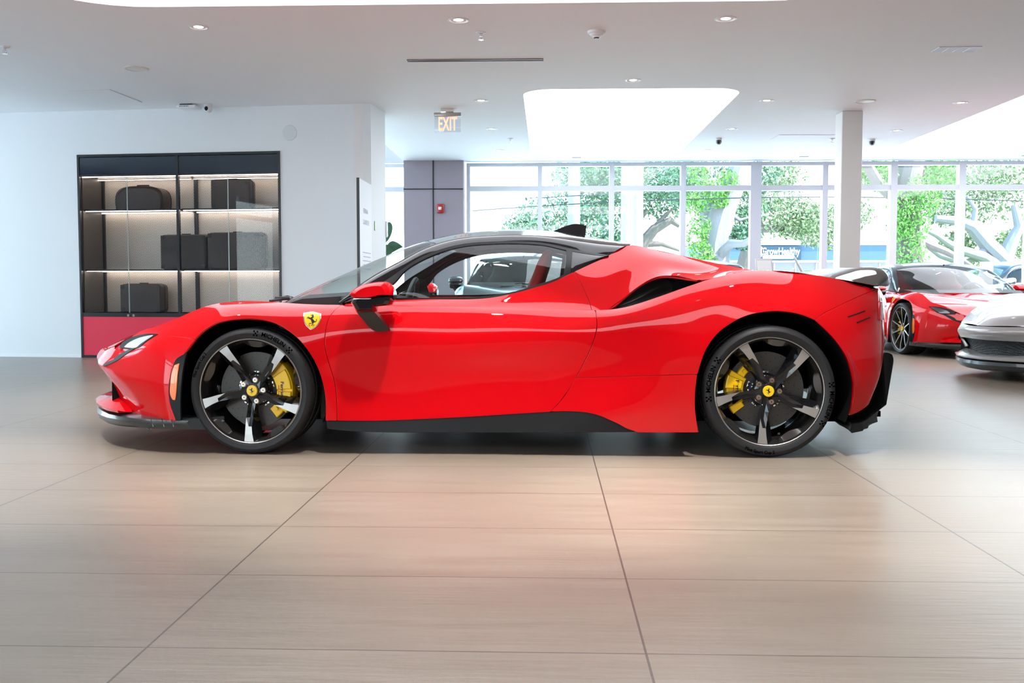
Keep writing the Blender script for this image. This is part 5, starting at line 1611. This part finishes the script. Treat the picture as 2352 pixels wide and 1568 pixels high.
# ================================================================== STANDS AND DESK
def info_stand(px, py_top, Y, label, w_=.34, rz=0.0):
    p = at_y(px, py_top, Y)
    t = empty('info_stand', (p[0], p[1], 0), rz, label, 'sign stand', 'white information stands')
    h = p[2]
    m = MB(); m.box((0, .03, .01), (.32, .28, .02), 0, None, .006); m.build('base', WHITE, t)
    m = MB(); m.box((0, .06, h * .45), (.06, .03, h * .9), 0, None, .006); m.build('post', WHITE, t)
    rot = Matrix.Rotation(R(-28), 3, 'X')
    m = MB(); m.box((0, .0, h - .10), (w_, .018, .24), 0, rot, .006); m.build('sign_frame', mat('frame_pale', (.55, .55, .56), .4), t)
    m = MB(); m.box((0, -.012, h - .106), (w_ - .03, .006, .205), 0, rot); m.build('sign_face', mat('paper', (.80, .81, .83), .6), t)
info_stand(1756, 595, 11.3, 'white sloped information stand between the red coupe rear deck and the column', .19)
info_stand(1836, 592, 11.8, 'narrow white information stand seen edge-on left of the column', .20, R(72))
p = at_y(2345, 597, 14.6)
t = empty('reception_desk', (p[0] + .38, p[1], 0), 0, 'wood topped desk with a sloped white board at the far right edge', 'desk')
m = MB(); m.box((.2, .1, .42), (1.0, .5, .84), 0, None, .01); m.build('desk_body', mat('dark_wood', (.10, .065, .045), .5), t)
m = MB(); m.box((.2, .08, .865), (1.1, .6, .05), 0, None, .006); m.build('desk_top', mat('pale_wood', (.5, .40, .32), .5), t)
m = MB(); m.box((0.05, -.05, 1.06), (.80, .02, .34), 0, Matrix.Rotation(R(-30), 3, 'X') @ Matrix.Rotation(R(0), 3, 'Y'), .006); m.box((.05, .06, .95), (.1, .08, .16), 0); m.build('sloped_board', mat('board_cream', (.78, .74, .70), .5), t)
m = MB()
for k in range(4): m.box((.02, -.085 + .03 * k, 1.02 + .045 * k), (.5 - .08 * (k % 2), .003, .008), 0, Matrix.Rotation(R(-30), 3, 'X'))
m.build('printed_lines', INKG, t)
p = at_y(2266, 601, 15.3)
t = empty('panel_sign', (p[0], p[1], 0), 0, 'plain white upright panel by the window behind the red car windscreen', 'sign')
m = MB(); m.box((0, 0, p[2] - .17), (.20, .02, .34), 0, None, .004); m.build('sign_face', WHITE, t)
m = MB(); m.box((0, .02, (p[2] - .2) / 2), (.04, .02, p[2] - .2)); m.build('post', WHITE, t)
m = MB(); m.box((0, .02, .01), (.3, .25, .02)); m.build('base', WHITE, t)

# potted plant peeking past the wall end
d0 = ray(905, 560); Yp = 13.9; p = at_y(896, 600, Yp)
t = empty('potted_plant', (p[0] - .08, Yp, 0), 0, 'broad-leaved green plant peeking out behind the white wall end', 'plant')
m = MB(); m.lathe([(.0005, 0), (.15, 0), (.20, .42), (.19, .42), (.17, .38), (.0005, .38)], ax='z', n=32); m.build('pot', WHITE, t)
LEAF = mat('plant_leaf', (.03, .11, .05), .35, 0, .3)
def leaf_blade(m, base, tip, wid, droop=.1, n=10, upright=False):
    base, tip = Vector(base), Vector(tip)
    d = tip - base; side = d.cross(Vector((0, 1, .35) if upright else (0, 0, 1))).normalized()
    L, C_, Rr_ = [], [], []
    for k in range(n + 1):
        u = k / n; c = base + d * u + Vector((0, 0, droop * math.sin(PI * u) - droop * u * u * .8)); hw = wid * math.sin(PI * min(.999, u ** .8)) ** .8
        L.append(tuple(c - side * hw + Vector((0, 0, .012)))); C_.append(tuple(c)); Rr_.append(tuple(c + side * hw + Vector((0, 0, .012))))
    m.loft([L, C_, Rr_], 0, False, (False, False), True)
rn = random.Random(5)
lz = lambda px, py: (at_y(px, py, Yp)[0] - (p[0] - .08), at_y(px, py, Yp)[2])
for (bx, tx) in (((886, 583), (926, 562)), ((884, 560), (896, 505)), ((884, 590), (905, 566))):
    m = MB(); b0, t0 = lz(*bx), lz(*tx); m.tube([(0, 0, .38), (b0[0] * .5, 0, .7), (b0[0], 0, b0[1])], .008, 6); leaf_blade(m, (b0[0], 0, b0[1]), (t0[0], -.02, t0[1]), .075, .05, upright=True); m.build('leaf', LEAF, t)
for k in range(6):
    a = rn.uniform(0, 2 * PI); m = MB(); h = rn.uniform(.7, 1.1); r_ = rn.uniform(.1, .2)
    b0 = (-.12 + .15 * r_ * math.cos(a), .12 + .5 * r_ * math.sin(a), h); m.tube([(0, 0, .38), (b0[0] * .5, b0[1] * .5, h * .7), b0], .008, 6)
    leaf_blade(m, b0, (b0[0] + .22 * math.cos(a) - .1, b0[1] + .22 * math.sin(a), h + .12), .06, .05); m.build('leaf', LEAF, t)
# ================================================================== OUTSIDE
def gm_():
    m = mat('street_ground', (.66, .66, .65), .9); return m
b = MB(); b.box((15, 60, -.20), (220, 86, .1)); o = struct('ground_street', b, gm_())
b = MB(); b.box((15, 31, -.13), (220, 10, .05)); struct('ground_verge', b, mat('verge_grass', (.12, .22, .07), .9))
b = MB(); b.box((-45, -3, -.20), (69, 40, .1)); struct('ground_forecourt', b, gm_())
BARK = mat('oak_bark', (.13, .11, .10), .9); bump_noise(BARK, 6, .6, (1, 1, .3), .05)
BARKP = mat('pale_bark', (.21, .20, .215), .9); bump_noise(BARKP, 6, .6, (1, 1, .3), .05)
def leafm(name, c):
    m = mat(name, c, .6, trans=0)
    n, l, b_ = nodes(m)
    oi = n.new('ShaderNodeNewGeometry'); hs = n.new('ShaderNodeHueSaturation')
    mr = n.new('ShaderNodeMapRange'); mr.inputs['To Min'].default_value = .6; mr.inputs['To Max'].default_value = 1.5
    l.new(oi.outputs['Random Per Island'], mr.inputs[0]); l.new(mr.outputs[0], hs.inputs['Value']); hs.inputs['Color'].default_value = (*c, 1)
    l.new(hs.outputs[0], b_.inputs['Base Color'])
    return m
OAK = leafm('oak_leaves', (.10, .19, .11)); VINE = leafm('vine_leaves', (.12, .30, .05)); OAK2 = leafm('olive_leaves', (.17, .23, .11))
rng = np.random.default_rng(7)
def leaves(cents, rad, n, size, squash=.7):
    cents = np.array(cents, float); n = int(n * 1.45); size = size * .78; k = rng.integers(0, len(cents), n)
    rr = np.array(rad if hasattr(rad, '__len__') else [rad] * len(cents))[k]
    d = rng.normal(size=(n, 3)); d /= np.linalg.norm(d, axis=1, keepdims=True)
    P = cents[k] + d * (rr * rng.uniform(0.2, 1, n) ** .5)[:, None] * np.array([1, 1, squash])
    a = rng.normal(size=(n, 3)); a /= np.linalg.norm(a, axis=1, keepdims=True)
    b_ = np.cross(a, rng.normal(size=(n, 3))); b_ /= np.linalg.norm(b_, axis=1, keepdims=True)
    s_ = (size * rng.uniform(.6, 1.3, n))[:, None]
    V = np.stack([P - a * s_, P + b_ * s_ * .45, P + a * s_, P - b_ * s_ * .45], 1).reshape(-1, 3)
    F = [(4 * i, 4 * i + 1, 4 * i + 2, 4 * i + 3) for i in range(n)]
    return V.tolist(), F
def limb(m, pts, r0, r1, n=10):
    pts = [np.array(p, float) for p in pts]
    q = [np.array(p) for p in sm_poly(pts, .6, corner=170, closed=False)]
    k = len(q)
    q = [p + rng.normal(size=3) * .04 * (r0 + r1) for p in q]
    m.tube(q, [r0 + (r1 - r0) * (i / (k - 1)) for i in range(k)], n)
def tree(name, label, px, Y, limbs, blobs, nleaf, size, bark, leafmat, vines=None, cat='tree'):
    """limbs: list of (pixel polyline, r0, r1) at depth Y; blobs: (px,py,radius,depth offset)"""
    base = at_y(px, 640, Y)
    t = empty(name, (base[0], Y, -.15), 0, label, cat, 'trees outside the windows')
    O = np.array([base[0], Y, -.15])
    m = MB()
    for pl, r0, r1, dy in limbs:
        pts = [at_y(a, b_, Y + dy * i / max(1, len(pl) - 1)) - O for i, (a, b_) in enumerate(pl)]
        limb(m, pts, r0, r1)
    m.build('trunk', bark, t)
    cen = [at_y(a, b_, Y + dz) - O for a, b_, r_, dz in blobs]
    V, F = leaves(cen, [q[2] for q in blobs], nleaf, size)
    m = MB(); m.add(V, F); m.build('foliage', leafmat, t)
    if vines:
        cen = [at_y(a, b_, Y - .5) - O for a, b_, r_ in vines]
        V, F = leaves(cen, [q[2] * .8 for q in vines], 2600, size * .7, 1.0)
        m = MB(); m.add(V, F); m.build('vine', VINE, t)
    return t
tree('oak_tree', 'large pale-trunked tree with green vine climbing its left side, seen between mullions', 1640, 27,
     [([(1632, 720), (1640, 600), (1650, 520), (1662, 470), (1690, 420), (1712, 340)], .50, .25, 0), ([(1645, 560), (1630, 470), (1625, 420), (1610, 330)], .33, .2, 1),
      ([(1640, 600), (1680, 560), (1710, 560), (1740, 540)], .16, .06, -2), ([(1625, 430), (1600, 410), (1570, 395)], .12, .06, 1), ([(1660, 480), (1700, 505), (1720, 500)], .08, .03, 0), ([(1662, 470), (1690, 440), (1730, 395), (1780, 350)], .18, .08, 2)],
     [(1590, 390, 1.0, 1), (1700, 470, .9, 2), (1690, 520, .7, 1), (1730, 400, .8, 2), (1600, 350, 1.2, 2), (1670, 345, 1.2, 3), (1710, 545, .5, 0), (1580, 440, .8, 3)], 5200, .085, BARKP, OAK,
     [(1612, 455, .5), (1592, 470, .4), (1606, 520, .42), (1600, 550, .42), (1612, 580, .45), (1625, 605, .4), (1640, 440, .45), (1655, 460, .3), (1605, 400, .45), (1672, 415, .4)])
tree('oak_tree', 'vine-covered tree trunk right of the column, forking near the top', 2085, 25,
     [([(2092, 760), (2090, 640), (2088, 560), (2080, 480), (2085, 420), (2100, 340)], .48, .30, 0), ([(2085, 480), (2120, 420), (2150, 340)], .25, .15, 1), ([(2078, 470), (2040, 440), (2010, 410), (1985, 370)], .20, .12, -1),
      ([(2090, 540), (2130, 560), (2170, 575), (2230, 610)], .13, .06, 1)],
     [(2010, 400, .6, 0), (2060, 380, .9, 1), (2140, 360, .9, 1), (2170, 400, .5, 0), (1995, 385, .4, 0)], 2500, .08, BARK, VINE,
     [(2070, 470, .45), (2085, 500, .5), (2100, 530, .5), (2080, 560, .55), (2095, 590, .5), (2085, 625, .5), (2065, 520, .4), (2120, 480, .4), (2140, 455, .35), (2110, 430, .4), (2020, 415, .35), (2030, 395, .3)])
tree('oak_tree', 'spreading oak with curling bare limbs at the far right window', 2290, 33,
     [([(2330, 760), (2320, 640), (2305, 600), (2270, 560), (2235, 520), (2200, 510), (2150, 500)], .50, .12, 0), ([(2305, 600), (2320, 560), (2340, 520), (2330, 470)], .28, .1, 0), ([(2270, 560), (2250, 590), (2200, 600), (2120, 560)], .18, .06, 0),
      ([(2235, 520), (2240, 480), (2220, 450)], .12, .05, 0), ([(2320, 640), (2260, 590), (2210, 575), (2150, 540), (2110, 520)], .22, .07, -1)],
     [(2230, 450, 1.5, 2), (2310, 440, 1.6, 2), (2250, 400, 1.4, 2), (2340, 390, 1.5, 2), (2180, 480, .9, 1), (2250, 620, .9, 3), (2200, 560, .7, 3), (2330, 560, .8, 3), (2170, 420, .9, 3)], 7000, .10, BARKP, OAK2)
tree('oak_tree', 'wide oak with dark curling boughs behind the utility poles', 1470, 38,
     [([(1466, 760), (1466, 640), (1468, 600), (1475, 560), (1500, 525), (1540, 505), (1560, 520)], .5, .10, 0), ([(1468, 590), (1455, 550), (1460, 510), (1490, 480)], .3, .08, 0), ([(1468, 570), (1420, 555), (1360, 560), (1300, 545)], .2, .06, 0), ([(1475, 560), (1520, 560), (1560, 575)], .15, .05, 0), ([(1500, 525), (1530, 490), (1545, 480)], .1, .04, 0)],
     [(1240, 520, 1.5, 0), (1210, 530, 1.0, 0), (1290, 500, 1.8, 1), (1340, 520, 1.6, 0), (1380, 480, 1.6, 1), (1350, 440, 1.6, 2), (1330, 400, 1.2, 3), (1400, 410, 1.6, 2), (1450, 440, 1.4, 0), (1500, 400, 1.6, 2), (1540, 380, 1.2, 1), (1520, 460, 1.2, 1), (1550, 430, 1.0, 0), (1420, 560, .8, 0), (1440, 390, 1.2, 0), (1370, 385, 1.1, 0)], 12000, .11, BARK, OAK)
tree('oak_tree', 'leafy oak bough reaching over the blue shop roof', 1800, 40,
     [([(1700, 760), (1705, 640), (1720, 560), (1745, 525), (1785, 525), (1815, 505), (1860, 500)], .45, .10, 0), ([(1745, 525), (1740, 480), (1760, 430)], .2, .06, 0), ([(1815, 505), (1830, 495), (1850, 485)], .1, .04, 0)],
     [(1760, 500, 1.3, 0), (1790, 480, 1.3, 0), (1830, 490, 1.2, 0), (1860, 505, 1.0, 0), (1820, 520, .8, 0), (1750, 440, 1.3, 0), (1770, 400, 1.1, 1), (1800, 400, 1.0, 1), (1900, 500, 1.0, 1), (1910, 540, .9, 1), (1960, 490, 1.0, 2), (1870, 540, .8, 2)], 5600, .11, BARK, OAK2)
# shop building across the road
bl = at_y(1610, 600, 60); br = at_y(2045, 600, 60)
zt, zm = at_y(1800, 563, 60)[2], at_y(1800, 599, 60)[2]
t = empty('shop_building', ((bl[0] + br[0]) / 2, 60, -.15), 0, 'low flat-roofed shop with a blue upper band across the road', 'building')
W_ = br[0] - bl[0]
m = MB(); m.box((0, 4, (zm + .15) / 2), (W_, 8, zm + .15)); m.build('wall', mat('shop_grey', (.17, .17, .19), .7), t)
m = MB(); m.box((0, 3.9, (zt + zm) / 2 + .15), (W_ + .2, 8.2, zt - zm)); m.build('fascia', mat('shop_blue', (.045, .095, .19), .6), t)
m = MB(); m.box((0, 3.9, zt + .22), (W_ + .4, 8.4, .14)); m.box((0, 3.85, zm + .12), (W_ + .3, 8.3, .10)); m.build('coping', WHITE, t)
for k in range(9):
    m = MB(); m.box((-W_ / 2 + W_ * (k + .5) / 9, -.04, zm / 2), (.06, .08, zm)); m.build('pilaster', FRAMEM, t)
c = at_y(1792, 581, 59.7)
sw_, sh_ = 92 * 59.7 / FPX, 31 * 59.7 / FPX
t = empty('shop_sign', (c[0], 59.62, c[2]), 0, 'dark teal GrowHealthy sign on the blue band of the shop', 'sign')
m = MB(); m.box((0, 0, 0), (sw_, .1, sh_)); m.build('sign_board', mat('sign_teal', (.008, .035, .065), .5), t)
V, F = text2d('GrowHealthy', sh_ * .72, bold=.012)
wt_ = max(v[0] for v in V) - min(v[0] for v in V); k_ = sw_ * .93 / wt_
m = MB(); m.add([(a * k_, -.06, b_ + sh_ * .10) for a, b_ in V], F)
m.build('lettering', mat('sign_white', (.9, .95, .9), .5), t)
m = MB(); q = rrect(-sw_ * .44, -sh_ * .42, sw_ * .34, -sh_ * .16, sh_ * .12, 5); m.add([(a, -.06, b_) for a, b_ in q], [tuple(range(len(q)))]); m.build('white_bar', mat('sign_white'), t)
m = MB(); N = 24; m.add([(-sw_ * .5 - .1 + .30 * math.cos(2 * PI * i / N), -.06, .08 + .36 * math.sin(2 * PI * i / N)) for i in range(N)], [tuple(range(N))]); m.build('round_mark', mat('sign_white'), t)
# utility poles and wires
pts = []
for px, Y, lb in ((1440, 24, 'pale utility pole, left one of the close pair behind the windows'), (1463, 26, 'pale utility pole, right one of the close pair behind the windows'), (1318, 34, 'white far utility pole left of the vine-covered tree'), (1390, 44, 'thin white pole between the far pole and the close pair')):
    p = at_y(px, 600, Y)
    m = MB(); m.cyl((0, 0, -.15), (0, 0, 9.5), .16 if Y < 30 else .22, .13 if Y < 30 else .18, 20)
    o = m.build('utility_pole', mat('pale_pole', (.26, .28, .32), .8)); o.location = (p[0], Y, 0)
    tag(o, lb, 'pole', 'utility poles')
for (a, b_, Y, lb, g_) in (((1085, 484), (2352, 462), 26, 'thick dark cable strung across the windows', 0), ((1240, 455), (2352, 440), 28, 'thin upper wire strung across the windows', 0), ((1080, 462), (2352, 452), 30, 'thin middle wire strung across the windows', 0)):
    A, B_ = at_y(*a, Y), at_y(*b_, Y)
    m = MB(); pl = []
    for k in range(33):
        u = k / 32; q = A + (B_ - A) * u; pl.append((q[0], q[1], q[2] + .6 * 4 * u * (1 - u) * .35))
    m.tube(pl, .014 if 'thick' in lb else .008, 6)
    tag(m.build('power_line', BLACKM), lb, 'cable')
